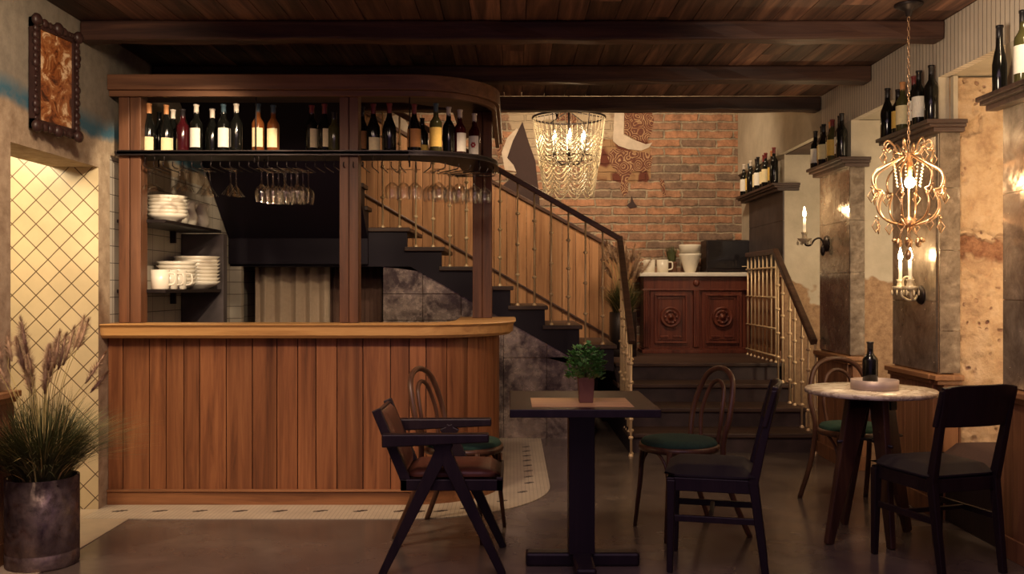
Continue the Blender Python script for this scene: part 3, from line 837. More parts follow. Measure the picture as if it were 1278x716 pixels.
# ------------------------------------------------------------------ bottles
_bcache = {}
def bottle(style, gm, lm, cm, x, y, z, label, group, h=.30, emblem=False, low=False, rz=0., lw=1.15):
    key = (style, gm, lm, cm, h, emblem, low, lw)
    if key in _bcache:
        o = dup(_bcache[key], (x, y, z), rz, label, group); return o
    r = {'bord': .037, 'burg': .041, 'slim': .032}[style]
    t = thing('wine_bottle', label, 'bottle', (x, y, z), rz, group)
    if style == 'burg': pr = [(0, .0), (r*.92, 0), (r, .006), (r, h*.48), (r*.93, h*.55), (r*.62, h*.66), (r*.38, h*.75), (.0145, h*.82), (.0135, h*.97), (.016, h*.975), (.016, h), (0, h)]
    elif style == 'slim': pr = [(0, .0), (r*.92, 0), (r, .006), (r, h*.42), (r*.8, h*.55), (r*.5, h*.7), (.0145, h*.84), (.0135, h*.97), (.016, h*.975), (.016, h), (0, h)]
    else: pr = [(0, .0), (r*.92, 0), (r, .006), (r, h*.60), (r*.93, h*.64), (r*.62, h*.70), (.0155, h*.75), (.0135, h*.97), (.016, h*.975), (.016, h), (0, h)]
    b = B(); b.lathe(pr, n=20); b.build('bottle_body', M[gm], t)
    if lm:
        z0, z1 = (h*.06, h*.33) if low else (h*.14, h*.50)
        if style == 'bord' and not low: z0, z1 = h*.14, h*.52
        b = B(); a = -PI/2
        b.lathe([(r+.0008, z0), (r+.0008, z1)], n=14, a0=a-lw, a1=a+lw)
        if emblem:
            zc = (z0+z1)/2
            for q in range(6):
                an = q*PI/3; b.ball((.012*math.cos(an)*.8, -r-.0012, zc+.012*math.sin(an)), .007, 6, 4, mi=1, sc=(1, .15, 1))
        b.build('bottle_label', [M[lm], M['lred']], t)
    if cm:
        b = B(); b.lathe([(.0148, h*.80), (.0145, h*.965), (.0175, h*.97), (.0175, h+.001), (0, h+.0015)], n=16); b.build('capsule', M[cm], t)
    _bcache[key] = t; return t
Yb = 5.47; kb_ = Yb/F
Zs = 2.046
g1 = None
bl = [  # px, style, glass, label, capsule, h, emblem, low, label text
 (186, 'burg', 'bglass', 'lcream', 'corange', .30, 0, 1, 'leftmost bottle on the bar shelf, orange capsule and square cream label'),
 (199, 'burg', 'bglass', None, None, .27, 0, 0, 'plain black bottle second from the left on the bar shelf'),
 (207.5, 'burg', 'bglass', 'lcream', 'corange', .30, 0, 1, 'third bottle on the bar shelf with orange capsule and narrow cream label'),
 (216, 'burg', 'bglass', None, 'cwhite', .285, 0, 0, 'unlabelled dark bottle with greyish capsule right of the orange capped pair'),
 (228, 'bord', 'redwine', None, 'cblack', .27, 0, 0, 'dark red unlabelled bottle left of the first tall white label on the bar'),
 (245, 'bord', 'bglass', 'lwhite', 'cwhite', .30, 0, 0, 'bottle with white capsule and tall white label above the martini glasses'),
 (265, 'burg', 'bglass', None, 'cwhite', .29, 0, 0, 'dark bottle with only a white capsule between the two tall white labels'),
 (279, 'bord', 'bglass', 'lwhite', 'cblue', .30, 0, 0, 'bottle with blue grey capsule and tall cream white label on the bar shelf'),
 (295, 'bord', 'bglass', None, 'cwhite', .30, 0, 0, 'unlabelled black bottle with white capsule left of the amber pair'),
 (322, 'bord', 'amber', 'lcream', 'cblue', .30, 0, 0, 'left of the two amber bottles with cream labels on the bar shelf'),
 (341, 'bord', 'amber', 'lcream', 'cblue', .295, 0, 0, 'right of the two amber bottles with cream labels on the bar shelf'),
 (389, 'bord', 'bglass', 'lcream', 'cred', .295, 0, 0, 'dark bottle with red capsule and narrow cream label left of the middle post'),
 (405, 'burg', 'bglass', 'lcream', 'cred', .30, 0, 0, 'dark bottle with narrow cream label second left of the middle post'),
 (417, 'bord', 'olive', None, 'cblack', .25, 0, 0, 'short olive bottle touching the left side of the middle post'),
 (452, 'burg', 'bglass', 'lorange', 'cblack', .30, 0, 0, 'bottle with orange label half hidden right of the middle post'),
 (466, 'burg', 'bglass', 'lcream', 'cred', .30, 0, 1, 'bottle with low cream label first in full view right of the middle post'),
 (486, 'burg', 'bglass', None, 'cred', .30, 0, 0, 'plain black bottle between cream labelled and orange labelled ones'),
 (517, 'burg', 'bglass', 'lorange', 'cred', .30, 0, 0, 'bottle with a wide brown orange label right of the plain black one'),
 (527, 'bord', 'bglass', 'lyellow', None, .25, 0, 1, 'short bottle with low yellow label tucked behind the orange labelled one'),
 (544, 'bord', 'olive', 'lyellow', 'cblue', .30, 0, 0, 'olive bottle with a large yellow label and blue capsule'),
 (560, 'bord', 'bglass', None, 'cwhite', .31, 0, 0, 'tallest black bottle with white capsule right of the large yellow label'),
 (574, 'bord', 'redwine', 'lwhite', 'cwhite', .30, 0, 0, 'dark red bottle with white label and white capsule near the curved end'),
 (592, 'bord', 'redwine', 'lwhite', 'cwhite', .30, 1, 0, 'rightmost bottle on the bar shelf, white label with red flower emblem')]
for i, (px_, s_, gm, lm, cm, h, em, lo, txt) in enumerate(bl):
    y = Yb+random.uniform(-.015, .03)
    if px_ in (199, 216, 265): y = 5.57
    if px_ == 527: y = 5.66
    if px_ == 560: y = 5.62
    if px_ == 574: y = 5.66
    if px_ == 592: y = 5.78
    if px_ == 452: y = 5.56
    rz = {207.5: .55, 389: .9, 405: .9, 279: .25, 466: .4, 574: .5, 527: .3}.get(px_, random.uniform(-.15, .15))
    bottle(s_, gm, lm, cm, PX(px_, y/F), y, Zs, txt, 'wine bottles on the bar shelf', h, bool(em), bool(lo), rz, .95 if lm in ('lwhite', 'lcream') else 1.3)
# pier bottles
def shelf_bottles(xw, y0, y1, z, specs, group):
    n = len(specs)
    for i, (s_, gm, lm, cm, h, em, txt) in enumerate(specs):
        y = y0+(y1-y0)*i/(n-1) if n > 1 else y0
        bottle(s_, gm, lm, cm, xw+(.012 if i % 2 else -.008), y, z, txt, group, h, em, False, -.75 if i % 3 else -.4, 1.15)
shelf_bottles(2.29, 5.60, 5.06, 2.165, [
 ('burg', 'bglass', None, 'cblack', .30, False, 'plain black bottle farthest left on the shelf behind the gold chandelier'),
 ('bord', 'bglass', 'lyellow', 'cblack', .27, False, 'bottle with low yellow label second on the shelf behind the gold chandelier'),
 ('bord', 'olive', 'lcream', 'corange', .29, False, 'bottle with orange capsule on the shelf behind the gold chandelier'),
 ('bord', 'bglass', 'lwhite', 'cred', .30, True, 'bottle with red flower emblem on the shelf behind the gold chandelier'),
 ('bord', 'bglass', 'lwhite', 'cblack', .305, False, 'tall bottle with white label second from right behind the gold chandelier'),
 ('bord', 'bglass', None, 'cblack', .31, False, 'tall black bottle at the right end of the shelf behind the gold chandelier')], 'wine bottles behind the gold chandelier')
shelf_bottles(2.29, 6.93, 6.38, 2.15, [
 ('bord', 'bglass', 'lwhite', 'cblack', .28, False, 'leftmost bottle above the single candle sconce, white label'),
 ('bord', 'bglass', 'lyellow', 'cblack', .30, False, 'bottle with yellow label second from left above the single candle sconce'),
 ('burg', 'bglass', 'lcream', 'cblack', .30, False, 'third bottle from left above the single candle sconce, cream label'),
 ('bord', 'bglass', 'lcream', 'corange', .30, False, 'middle bottle with orange capsule above the single candle sconce'),
 ('bord', 'olive', 'lyellow', 'cred', .30, False, 'olive bottle with yellow label above the single candle sconce'),
 ('bord', 'bglass', 'lwhite', 'cblack', .31, True, 'bottle with red flower emblem above the single candle sconce'),
 ('bord', 'bglass', None, 'cblack', .31, False, 'plain black bottle at the right end above the single candle sconce')], 'wine bottles above the single candle sconce')
shelf_bottles(2.31, 9.15, 8.10, 2.165, [
 ('bord', 'bglass', 'lwhite', 'cwhite', .31, False, 'bottle with white capsule at the far left beside the brick wall'),
 ('bord', 'olive', 'lyellow', 'cblue', .30, False, 'green bottle with yellow label second from the brick wall'),
 ('bord', 'bglass', None, 'cwhite', .31, False, 'black bottle with white capsule third from the brick wall'),
 ('bord', 'bglass', 'lcream', 'cblack', .31, False, 'fourth bottle from the brick wall, cream label and black top'),
 ('bord', 'bglass', 'lwhite', 'cblack', .31, False, 'fifth bottle from the brick wall, white label'),
 ('burg', 'bglass', 'lcream', 'cred', .31, False, 'sloping shouldered bottle with red capsule, sixth from the brick wall'),
 ('bord', 'bglass', 'lcream', 'cred', .31, False, 'bottle with cream label and red capsule, seventh from the brick wall'),
 ('bord', 'bglass', 'lyellow', 'corange', .31, False, 'bottle with yellow label and orange capsule near the shelf end, far pier'),
 ('bord', 'bglass', None, 'cred', .32, False, 'black bottle with red capsule at the near end of the farthest shelf')], 'wine bottles beside the brick wall')
bottle('slim', 'bglass', None, 'cblack', 2.27, 4.29, 2.165, 'slim dark bottle at the right edge of the frame above the stone', None, .31)
bottle('bord', 'olive', 'lwhite', 'cblack', 2.285, 4.12, 2.165, 'stout bottle with pale label cut by the right edge of the frame', None, .33, False, False, -.9)

# ------------------------------------------------------------------ hanging glasses
def glass_mesh(kind):
    b = B()
    if kind == 'wine': pr = [(0, 0), (.034, 0), (.034, -.002), (.006, -.006), (.0035, -.02), (.0035, -.085), (.012, -.097), (.030, -.112), (.038, -.135), (.036, -.165), (.030, -.195)]
    elif kind == 'martini': pr = [(0, 0), (.036, 0), (.036, -.002), (.006, -.006), (.0035, -.02), (.0035, -.085), (.008, -.092), (.052, -.152)]
    elif kind == 'coupe': pr = [(0, 0), (.034, 0), (.034, -.002), (.006, -.006), (.0035, -.02), (.0035, -.085), (.02, -.092), (.042, -.105), (.050, -.128)]
    else: pr = [(0, 0), (.034, 0), (.034, -.002), (.006, -.006), (.0035, -.02), (.0035, -.075), (.02, -.085), (.040, -.105), (.043, -.135), (.036, -.175)]
    b.lathe(pr, n=20); return b
def hung(kind, spots, label_f, group, z=1.953):
    first = None
    for i, (x, y) in enumerate(spots):
        if first is None:
            first = glass_mesh(kind).build({'wine': 'wine_glass', 'martini': 'martini_glass', 'coupe': 'coupe_glass', 'big': 'wine_glass'}[kind], M['glass']); o = first
        else: o = first.copy(); COL.objects.link(o)
        o.location = (x, y, z); tag(o, label_f(i), 'glass', group)
sp = []
for i in range(4):
    for j in range(3): sp.append((PX((327, 341, 357, 372)[i], 5.41/F)+.012*j, 5.40+.085*j))
pos4 = ['first', 'second', 'third', 'fourth']
hung('wine', sp, lambda i: '%s wine glass of the %s hanging row from the left, bar middle' % (['front', 'middle', 'back'][i % 3], pos4[i//3]), 'wine glasses hanging in four rows left of the middle post')
hung('martini', [(PX(288, .0047), 5.40), (PX(296, .0048), 5.50)], lambda i: ['front', 'rear'][i]+' martini glass of the right pair, beside the rows of wine glasses', 'martini glasses under the bar shelf')
hung('martini', [(PX(256, .0047), 5.40), (PX(263, .0048), 5.50)], lambda i: ['front', 'rear'][i]+' martini glass of the left pair, between the coupes and the right pair', 'martini glasses under the bar shelf')
hung('coupe', [(PX(187, .0047), 5.40), (PX(196, .0048), 5.50), (PX(225, .0047), 5.40), (PX(233, .0048), 5.50)], lambda i: ['front coupe glass hanging nearest the left post', 'rear coupe glass hanging nearest the left post', 'front coupe glass hanging above the white jugs', 'rear coupe glass hanging above the white jugs'][i], 'coupe glasses under the bar shelf')
sp = [(PX(489, .0047), 5.42), (PX(503, .0047), 5.44), (PX(517, .0047), 5.44)]
hung('big', sp, lambda i: ['left', 'centre', 'right'][i]+' wide wine glass of the three hanging right of the middle post', 'wide wine glasses right of the middle post')
sp = []
for i in range(4):
    a = math.radians(22+i*17)
    for r_ in (.45, .36, .27): sp.append((CX+r_*math.sin(a), CY-r_*math.cos(a)))
hung('big', sp, lambda i: '%s wide wine glass in radial row %s at the curved bar end' % (['outer', 'middle', 'inner'][i % 3], ['one from the left', 'two from the left', 'three from the left', 'nearest the right post'][i//3]), 'wide wine glasses round the curved bar end')

# ------------------------------------------------------------------ kitchen shelves and crockery
def kshelf(z, label):
    b = B(); b.box(-2.338, -2.05, 5.45, 6.50, z-.02, z, .5); b.box(-2.338, -2.30, 5.5, 5.52, z-.10, z-.02); b.box(-2.338, -2.30, 6.3, 6.32, z-.10, z-.02)
    tag(b.build('kitchen_shelf', M['metal'], off=(-2.2, 6, z), bevel=.002), label, 'shelf')
kshelf(1.66, 'upper dark shelf on the tiled kitchen wall holding jugs')
kshelf(1.245, 'lower dark shelf on the tiled kitchen wall holding mugs and bowls')
b = B(); b.box(-2.338, -2.04, 6.51, 6.60, 0, 1.635); tag(b.build('partition_panel', M['concrete'], off=(-2.2, 6.55, 0), bevel=.003), 'dark grey upright panel at the end of the kitchen shelves', 'panel')
def bowl_stack(x, y, z, r, n, dz, label, name='bowl', cat='bowl', depth=.05):
    o0 = None
    for i in range(n):
        if o0 is None:
            b = B(); b.lathe([(0, 0), (r*.45, 0), (r*.5, .006), (r*.82, depth*.5), (r, depth), (r*.97, depth), (r*.78, depth*.55), (r*.45, .012), (0, .010)], n=28)
            o0 = b.build(name, M['china']); o = o0
        else: o = o0.copy(); COL.objects.link(o)
        o.location = (x+random.uniform(-.003, .003), y, z+dz*i)
        od = ['lowest', 'second', 'third', 'fourth', 'fifth', 'sixth', 'seventh', 'eighth'][i] if i < n-1 else 'topmost'
        tag(o, '%s %s' % (od, label), cat, label)
bowl_stack(-2.13, 5.70, 1.66, .12, 6, .022, 'white bowl in the stack on the upper shelf beside the left post')
bowl_stack(-2.19, 6.02, 1.245, .13, 6, .026, 'white bowl in the stack on the lower shelf nearer the mugs')
bowl_stack(-2.16, 6.31, 1.245, .155, 8, .024, 'wide white bowl in the stack against the grey panel', depth=.055)
def jug(x, y, z, s, label, rz=0):
    t = thing('jug', label, 'jug', (x, y, z), rz, None)
    b = B(); b.lathe([(0, 0), (.035*s, 0), (.05*s, .03*s), (.052*s, .06*s), (.035*s, .10*s), (.034*s, .125*s), (.045*s, .145*s), (.041*s, .145*s), (.03*s, .12*s), (.03*s, .1*s)], n=22)
    b.add([(.036*s, -.012*s, .13*s), (.036*s, .012*s, .13*s), (.064*s, 0, .155*s), (.038*s, 0, .10*s)], [(0, 2, 3), (1, 3, 2), (0, 1, 2)], smooth=True)
    b.build('jug_body', M['china'], t)
    b = B(); b.tube(cr([(-.036*s, 0, .125*s), (-.075*s, 0, .12*s), (-.08*s, 0, .07*s), (-.048*s, 0, .04*s)]), .006*s, 8); b.build('handle', M['china'], t); return t
jug(-2.14, 5.95, 1.66, 1.05, 'short white jug on the upper shelf right of the bowl stack')
jug(-2.16, 6.16, 1.66, 1.15, 'white jug in the middle of the upper kitchen shelf', .3)
jug(-2.16, 6.38, 1.66, 1.2, 'white jug at the right end of the upper kitchen shelf', .2)
def mug(x, y, z, label, group, s=1, name='mug', rz=0):
    t = thing(name, label, 'mug', (x, y, z), rz, group)
    b = B(); b.lathe([(0, 0), (.036*s, 0), (.040*s, .005), (.041*s, .09*s), (.038*s, .09*s), (.036*s, .012*s), (0, .01*s)], n=22); b.build('mug_body', M['china'], t)
    b = B(); b.tube(cr([(.040*s, 0, .075*s), (.066*s, 0, .07*s), (.066*s, 0, .03*s), (.040*s, 0, .02*s)]), .005*s, 8); b.build('handle', M['china'], t); return t
for i, (x, y) in enumerate(((-2.10, 5.50), (-2.10, 5.64), (-2.10, 5.79))):
    mug(x, y, 1.245, ['white mug nearest the left post on the lower kitchen shelf', 'middle of the three white mugs on the lower kitchen shelf', 'rightmost of the three white mugs, before the bowls'][i], 'white mugs on the lower kitchen shelf', 1.3)

# curtains
def curtain(x0, x1, y, z0, z1, folds, amp, mat, label):
    n = folds*10; b = B(); vs = []
    for i in range(n+1):
        t = i/n; x = x0+(x1-x0)*t; ph = t*folds*2*PI
        for z, a in ((z1, .5), ((z0+z1)/2, .9), (z0, 1.1)):
            vs.append((x+.006*math.sin(ph*2), y+amp*a*math.sin(ph+.4*math.sin(t*9)), z))
    fs = [(3*i+q, 3*i+3+q, 3*i+4+q, 3*i+1+q) for i in range(n) for q in range(2)]
    b.add(vs, fs, smooth=True); o = b.build('curtain', mat, off=((x0+x1)/2, y, z0))
    md = o.modifiers.new('t', 'SOLIDIFY'); md.thickness = .004
    tag(o, label, 'curtain')
curtain(PX(319, .0069), PX(412, .0069), 7.93, .01, 1.43, 5, .045, M['curtain'], 'pale linen curtain hanging in folds under the black stairs')
curtain(PX(411, .0070), PX(477, .0070), 8.06, .01, 1.43, 7, .02, M['dcurtain'], 'darker brown curtain half hidden by the middle bar post')

# ------------------------------------------------------------------ sideboard
kc = .0080; yc = PY(kc)-.02; root = thing('sideboard', 'carved mahogany sideboard with two medallion doors and a white marble top', 'sideboard', (1.85, yc+.18, .60))
cx = lambda p: min(2.372, PX(p, kc))
cz = lambda p: max(.60, PZ(p, kc))
b = B(); b.box(cx(804), cx(937), yc+.02, YB-.03, .65, 1.362, .5); b.box(cx(801), cx(940), yc-.01, YB-.02, .60, .635, .4); b.box(cx(803), cx(938), yc+.004, YB-.02, .635, .655, .7)
b.box(cx(803), cx(938), yc, yc+.03, cz(361), 1.362, .3); b.box(cx(801), cx(940), yc-.012, yc+.03, cz(362.5), cz(360.5), .6)
b.build('body', M['mahog'], root, off=root.location, bevel=.004)
b = B(); b.box(cx(797), cx(941), yc-.04, YB-.012, 1.364, 1.405, .5); b.build('marble_top', M['marblew'], root, off=root.location, bevel=.008)
for p in (806, 868.5, 934):
    b = B(); b.box(cx(p-3.4), cx(p+3.4), yc-.004, yc+.02, .66, cz(362), .4)
    for q in (-2.5, 0, 2.5): b.box(cx(p+q-.9), cx(p+q+.9), yc-.012, yc+.02, .66, cz(362), .5)
    b.build('pilaster', M['mahog'], root, off=root.location, bevel=.004)
b = B(); b.ball((cx(868.5), yc-.005, cz(353)), .035, 10, 6, sc=(1, .5, 1)); b.build('carved_boss', M['mahog'], root, off=root.location)
for pc in (836.5, 900.7):
    b = B(); w = 20.3
    b.box(cx(pc-25), cx(pc+25), yc+.002, yc+.02, cz(434), cz(363), .3)
    def frame(x0, x1, y0, y1, t, d, tint):
        b.box(cx(x0), cx(x1), yc-d, yc+.005, cz(y0+t), cz(y0), tint); b.box(cx(x0), cx(x1), yc-d, yc+.005, cz(y1), cz(y1-t), tint)
        b.box(cx(x0), cx(x0+t), yc-d, yc+.005, cz(y1-t), cz(y0+t), tint); b.box(cx(x1-t), cx(x1), yc-d, yc+.005, cz(y1-t), cz(y0+t), tint)
    frame(pc-w, pc+w, 367, 428, 2.2, .018, .9); frame(pc-w+4.5, pc+w-4.5, 371.5, 423.5, 1.0, .008, .6)
    b.box(cx(pc-13), cx(pc-3), yc-.012, yc+.005, cz(421), cz(418.5), .8); b.box(cx(pc+3), cx(pc+13), yc-.012, yc+.005, cz(421), cz(418.5), .8)
    dr_ = b.build('door', M['mahog'], root, off=root.location, bevel=.003)
    b = B(); R = Matrix.Rotation(PI/2, 4, 'X')
    b.lathe([(0, .045), (.018, .04), (.026, .025), (.034, .018), (.052, .020), (.062, .030), (.070, .018), (.080, .016), (.090, .032), (.102, .026), (.104, 0)], (cx(pc), yc+.002, cz(395.4)), 28, M4=R)
    for q in range(8):
        a = q*PI/4; b.ball((cx(pc)+.056*math.cos(a), yc-.028, cz(395.4)+.056*math.sin(a)), .014, 6, 4, sc=(1, .6, 1))
    b.build('medallion', M['mahog'], dr_, off=root.location)
zt = 1.405
mug(cx(812), yc+.12, zt, 'left white pot of the pair on the marble sideboard top', 'white handled pots on the sideboard', 1.45, 'handled_pot', PI)
mug(cx(829), yc+.12, zt, 'right white pot of the pair on the marble sideboard top', 'white handled pots on the sideboard', 1.45, 'handled_pot', 0)
t = thing('potted_herb', 'spiky green herb in a terracotta pot on the sideboard', 'potted plant', (cx(842), yc+.2, zt))
b = B(); b.lathe([(0, 0), (.04, 0), (.055, .09), (.06, .09), (.06, .11), (.05, .11), (.045, .09), (0, .09)]); b.build('pot', M['terra'], t)
b = B()
for i in range(120):
    a = random.random()*2*PI; s_ = random.uniform(.02, .085); h = random.uniform(.10, .20); w = .004
    p = Vector((.03*math.cos(a), .03*math.sin(a), .09)); q = Vector((s_*math.cos(a), s_*math.sin(a)*.8, .09+h))
    sd = Vector((-math.sin(a), math.cos(a), 0))*w; mid = p.lerp(q, .5)+Vector((0, 0, .02))
    b.add([p-sd, p+sd, mid+sd, mid-sd, q], [(0, 1, 2, 3), (3, 2, 4)])
b.build('foliage', M['blade'], t)
def bowlpot(z, lab, i):
    b = B(); r = .11
    b.lathe([(0, 0), (.05, 0), (.055, .01), (r*.78, .10), (r, .17), (r+.006, .19), (r-.004, .19), (r*.7, .1), (.04, .02), (0, .02)], (cx(864), yc+.14, z), n=26)
    tag(b.build('serving_bowl', M['china'], off=(cx(864), yc+.14, z)), lab, 'bowl', 'nested white bowls on the sideboard')
bowlpot(zt, 'lower white tapered bowl of the nested pair on the sideboard', 0)
b = B(); b.lathe([(0, 0), (.102, .0), (.112, .08), (.11, .09), (.10, .085), (.09, .01), (0, .008)], (cx(864), yc+.14, zt+.192), n=26)
tag(b.build('serving_bowl', M['china'], off=(cx(864), yc+.14, zt+.192)), 'upper white bowl nested in the tapered one on the sideboard', 'bowl', 'nested white bowls on the sideboard')
t = thing('countertop_oven', 'black box oven with a glossy glass front on the sideboard', 'oven', (cx(909), yc+.15, zt))
b = B(); b.box(cx(882), cx(937.5), yc+.04, yc+.32, zt+.01, zt+.325)
for x in (885, 934): b.box(cx(x-1), cx(x+1), yc+.06, yc+.08, zt, zt+.012)
b.build('case', M['metal'], t, off=t.location, bevel=.006)
b = B(); b.box(cx(884), cx(935.5), yc+.028, yc+.042, zt+.045, zt+.315); dr_ = b.build('door', M['screen'], t, off=t.location, bevel=.003)
b = B(); b.tube([(cx(926), yc+.02, zt+.06), (cx(934), yc+.02, zt+.06)], .004, 6); b.build('handle', M['brass'], dr_, off=t.location)

# ------------------------------------------------------------------ grasses in pots
def grass_plant(x, y, z, r_pot, h_pot, spread, hgt, nb, plumes, label, potmat, seed, pr=None):
    rs = random.Random(seed)
    t = thing('grass_planter', label, 'potted plant', (x, y, z)); dead = lambda p: Vector((max(p.x, -2.325-x), p.y, p.z)) if (p.y+y < 4.33 and x < -2) else p
    b = B(); b.lathe([(0, 0), (r_pot*.97, 0), (r_pot, .01), (r_pot, h_pot*.165), (r_pot*.985, h_pot*.172), (r_pot, h_pot*.18), (r_pot, h_pot), (r_pot*.93, h_pot), (r_pot*.93, h_pot-.03), (0, h_pot-.03)], n=40); b.build('pot', potmat, t)
    b = B(); b.lathe([(r_pot*.93, h_pot-.028), (0, h_pot-.02)], n=24); b.build('soil', M['soil'], t)
    for nm, mt, cnt, k in (('grass_blades', M['blade'], nb, 1), ('dry_blades', M['dryblade'], nb//7, 1.08)):
        b = B()
        for i in range(cnt):
            a = rs.random()*2*PI; d0 = r_pot*.7*math.sqrt(rs.random()); L_ = rs.uniform(.55, 1.0)*spread*k*1.0
            up = rs.uniform(.45, 1.0)*hgt; w = rs.uniform(.003, .0052)
            dr = Vector((math.cos(a), math.sin(a), 0)); sd = Vector((-dr.y, dr.x, 0)); base = dr*d0+Vector((0, 0, h_pot-.03))
            e = rs.random()**.7; pts = []
            for j in range(6):
                u = j/5; out = L_*e*(u**1.5); zz = up*(u*1.22-.42*e*u*u*(1+u*.4)); pts.append(base+dr*out+Vector((0, 0, zz)))
            vs = []
            for j, p in enumerate(pts): p = dead(p); ww = w*(1-j/5.3); vs += [p-sd*ww, p+sd*ww]
            b.add(vs, [(2*j, 2*j+1, 2*j+3, 2*j+2) for j in range(5)], smooth=True)
        b.build(nm, mt, t)
    for i in range(plumes):
        a = (2*PI*i/plumes)+rs.uniform(-.3, .3); lean = rs.uniform(.05, 1.0)*min(spread, .42)*.55; ht = hgt*rs.uniform(.95, 1.65)
        dr = Vector((math.cos(a), math.sin(a), 0)); p0 = Vector((0, 0, h_pot-.03))+dr*.04; p2 = p0+dr*lean+Vector((0, 0, ht)); p1 = p0.lerp(p2, .55)+Vector((0, 0, .05))-dr*.03
        st_ = cr([p0, p1, p2], 5); st_ = [dead(p) for p in st_]; p2 = dead(p2); b = B(); b.tube(st_, [.0022, .0012], 5); sk = b.build('stalk', M['dryblade'], t)
        ax = (p2-p1).normalized(); ln = rs.uniform(.10, .16)*(pr or 1)**.5; b = B()
        sd = ax.cross(Vector((0, 1, .1))).normalized(); sd2 = ax.cross(sd)
        for q in range(420):
            u = rs.random(); an = rs.random()*2*PI; rad = .024*(pr or 1)*math.sin(PI*min(1, u*.85+.12))**.8*rs.uniform(.5, 1.35)
            c0 = p2+ax*(u-.35)*ln; c1 = c0+(sd*math.cos(an)+sd2*math.sin(an))*rad+ax*.026; tw = sd.cross(c1-c0).normalized()*.0011*(pr or 1) if (c1-c0).length > 0 else sd*.001
            b.add([c0-tw, c0+tw, c1], [(0, 1, 2)])
        b.tube([p2-ax*ln*.35, p2+ax*ln*.1, p2+ax*ln*.6], [.004, .008, .002], 6); b.build('plume', M['plume'], sk)
    return t
grass_plant(-2.14, 4.20, 0, .155, .40, .52, .40, 1900, 22, 'feathery fountain grass in a round zinc pot by the tiled passage', M['potmetal'], 3, 1.3)
grass_plant(1.06, 8.80, .60, .13, .42, .32, .38, 700, 26, 'fountain grass in a dark pot on the landing left of the sideboard', M['metal'], 5, 1.7)

# ------------------------------------------------------------------ picture
t = thing('framed_painting', 'small oil painting in an ornate dark carved frame on the left wall', 'painting', (-2.335, 4.61, 2.29))
Y0_, Y1_, Z0_, Z1_ = 4.45, 4.80, 2.03, 2.565
def lean(b):  # leans away from the wall at the top
    b.v = [(v[0]+(v[1]-Y0_)*.14, v[1], v[2]) for v in b.v]; return b
b = B()
for (a0, a1, c0, c1) in ((Y0_, Y1_, Z0_, Z0_+.045), (Y0_, Y1_, Z1_-.045, Z1_), (Y0_, Y0_+.045, Z0_, Z1_), (Y1_-.045, Y1_, Z0_, Z1_)): b.box(-2.333, -2.305, a0, a1, c0, c1)
for i in range(64):
    u = (i % 16+.5)/16; sgn = i//16
    yy, zz = [(Y0_+(Y1_-Y0_)*u, Z0_+.012), (Y0_+(Y1_-Y0_)*u, Z1_-.012), (Y0_+.012, Z0_+(Z1_-Z0_)*u), (Y1_-.012, Z0_+(Z1_-Z0_)*u)][sgn]
    b.ball((-2.305, yy, zz), random.uniform(.008, .02), 7, 5, sc=(.7, 1.3, 1.3))
for yy in (Y0_+.01, Y1_-.01, (Y0_+Y1_)/2):
    for zz in (Z0_+.01, Z1_-.01): b.ball((-2.30, yy, zz), .032, 8, 6, sc=(.6, 1, 1))
lean(b).build('frame', M['shade'], t, off=t.location)
b = B(); b.box(-2.33, -2.315, Y0_+.04, Y1_-.04, Z0_+.04, Z1_-.04); lean(b).build('canvas', M['painting'], t, off=t.location)

# ------------------------------------------------------------------ tables
t = thing('square_table', 'square black pedestal table with a cane inlay top and cross foot', 'table', (.306, 4.19, 0))
x0, x1, y0, y1 = -.010, .623, 3.84, 4.54
b = B(); b.box(x0, x1, y0, y1, .715, .749); b.build('table_top', M['black'], t, off=t.location, bevel=.003)
b = B(); b.box(.085, .52, 3.915, 4.24, .7492, .7505); b.build('cane_inlay', M['straw'], t, off=t.location)
b = B(); b.box(.255, .372, 4.13, 4.25, .06, .715); b.box(.20, .43, 4.07, 4.31, .70, .715); b.build('pedestal', M['black'], t, off=t.location, bevel=.003)
b = B(); b.box(.062, .577, 4.15, 4.23, 0, .062); b.box(.27, .36, 3.9, 4.48, 0, .066); b.build('cross_foot', M['black'], t, off=t.location, bevel=.012)
t = thing('potted_basil', 'small leafy green herb in a square brown pot on the black table', 'potted plant', (.327, 4.08, .7507))
b = B(); b.add([(-.030, -.030, 0), (.030, -.030, 0), (.030, .030, 0), (-.030, .030, 0), (-.036, -.036, .11), (.036, -.036, .11), (.036, .036, .11), (-.036, .036, .11)], [(3,2,1,0),(4,5,6,7),(0,1,5,4),(1,2,6,5),(2,3,7,6),(3,0,4,7)]); b.build('pot', M['terra'], t, bevel=.003)
b = B(); rs = random.Random(4)
for i in range(420):
    an = rs.random()*2*PI; rr = .082*math.sqrt(rs.random()); zz = .105+rs.random()*.155*(1-.45*(rr/.09)**2)
    c_ = Vector((rr*math.cos(an), rr*math.sin(an), zz)); d_ = Vector((math.cos(an)*rr*8+rs.uniform(-.4, .4), math.sin(an)*rr*8+rs.uniform(-.4, .4), rs.uniform(.0, .6))).normalized()
    s_ = d_.cross(Vector((0, 0, 1))).normalized(); up = s_.cross(d_); ln = rs.uniform(.016, .030); w = ln*.5
    b.add([c_, c_+d_*ln*.5+s_*w+up*.004, c_+d_*ln, c_+d_*ln*.5-s_*w+up*.004, c_+d_*ln*.5-up*.002], [(0, 1, 4), (1, 2, 4), (2, 3, 4), (3, 0, 4)], smooth=True)
b.build('foliage', M['leaf'], t)
b = B()
for i in range(14):
    an = i*2.4; rr = .05*rs.random()+.01; b.tube([(0, 0, .10), (rr*.5*math.cos(an), rr*.5*math.sin(an), .15), (rr*math.cos(an), rr*math.sin(an), .22)], .0015, 4)
b.build('stems', M['blade'], t)

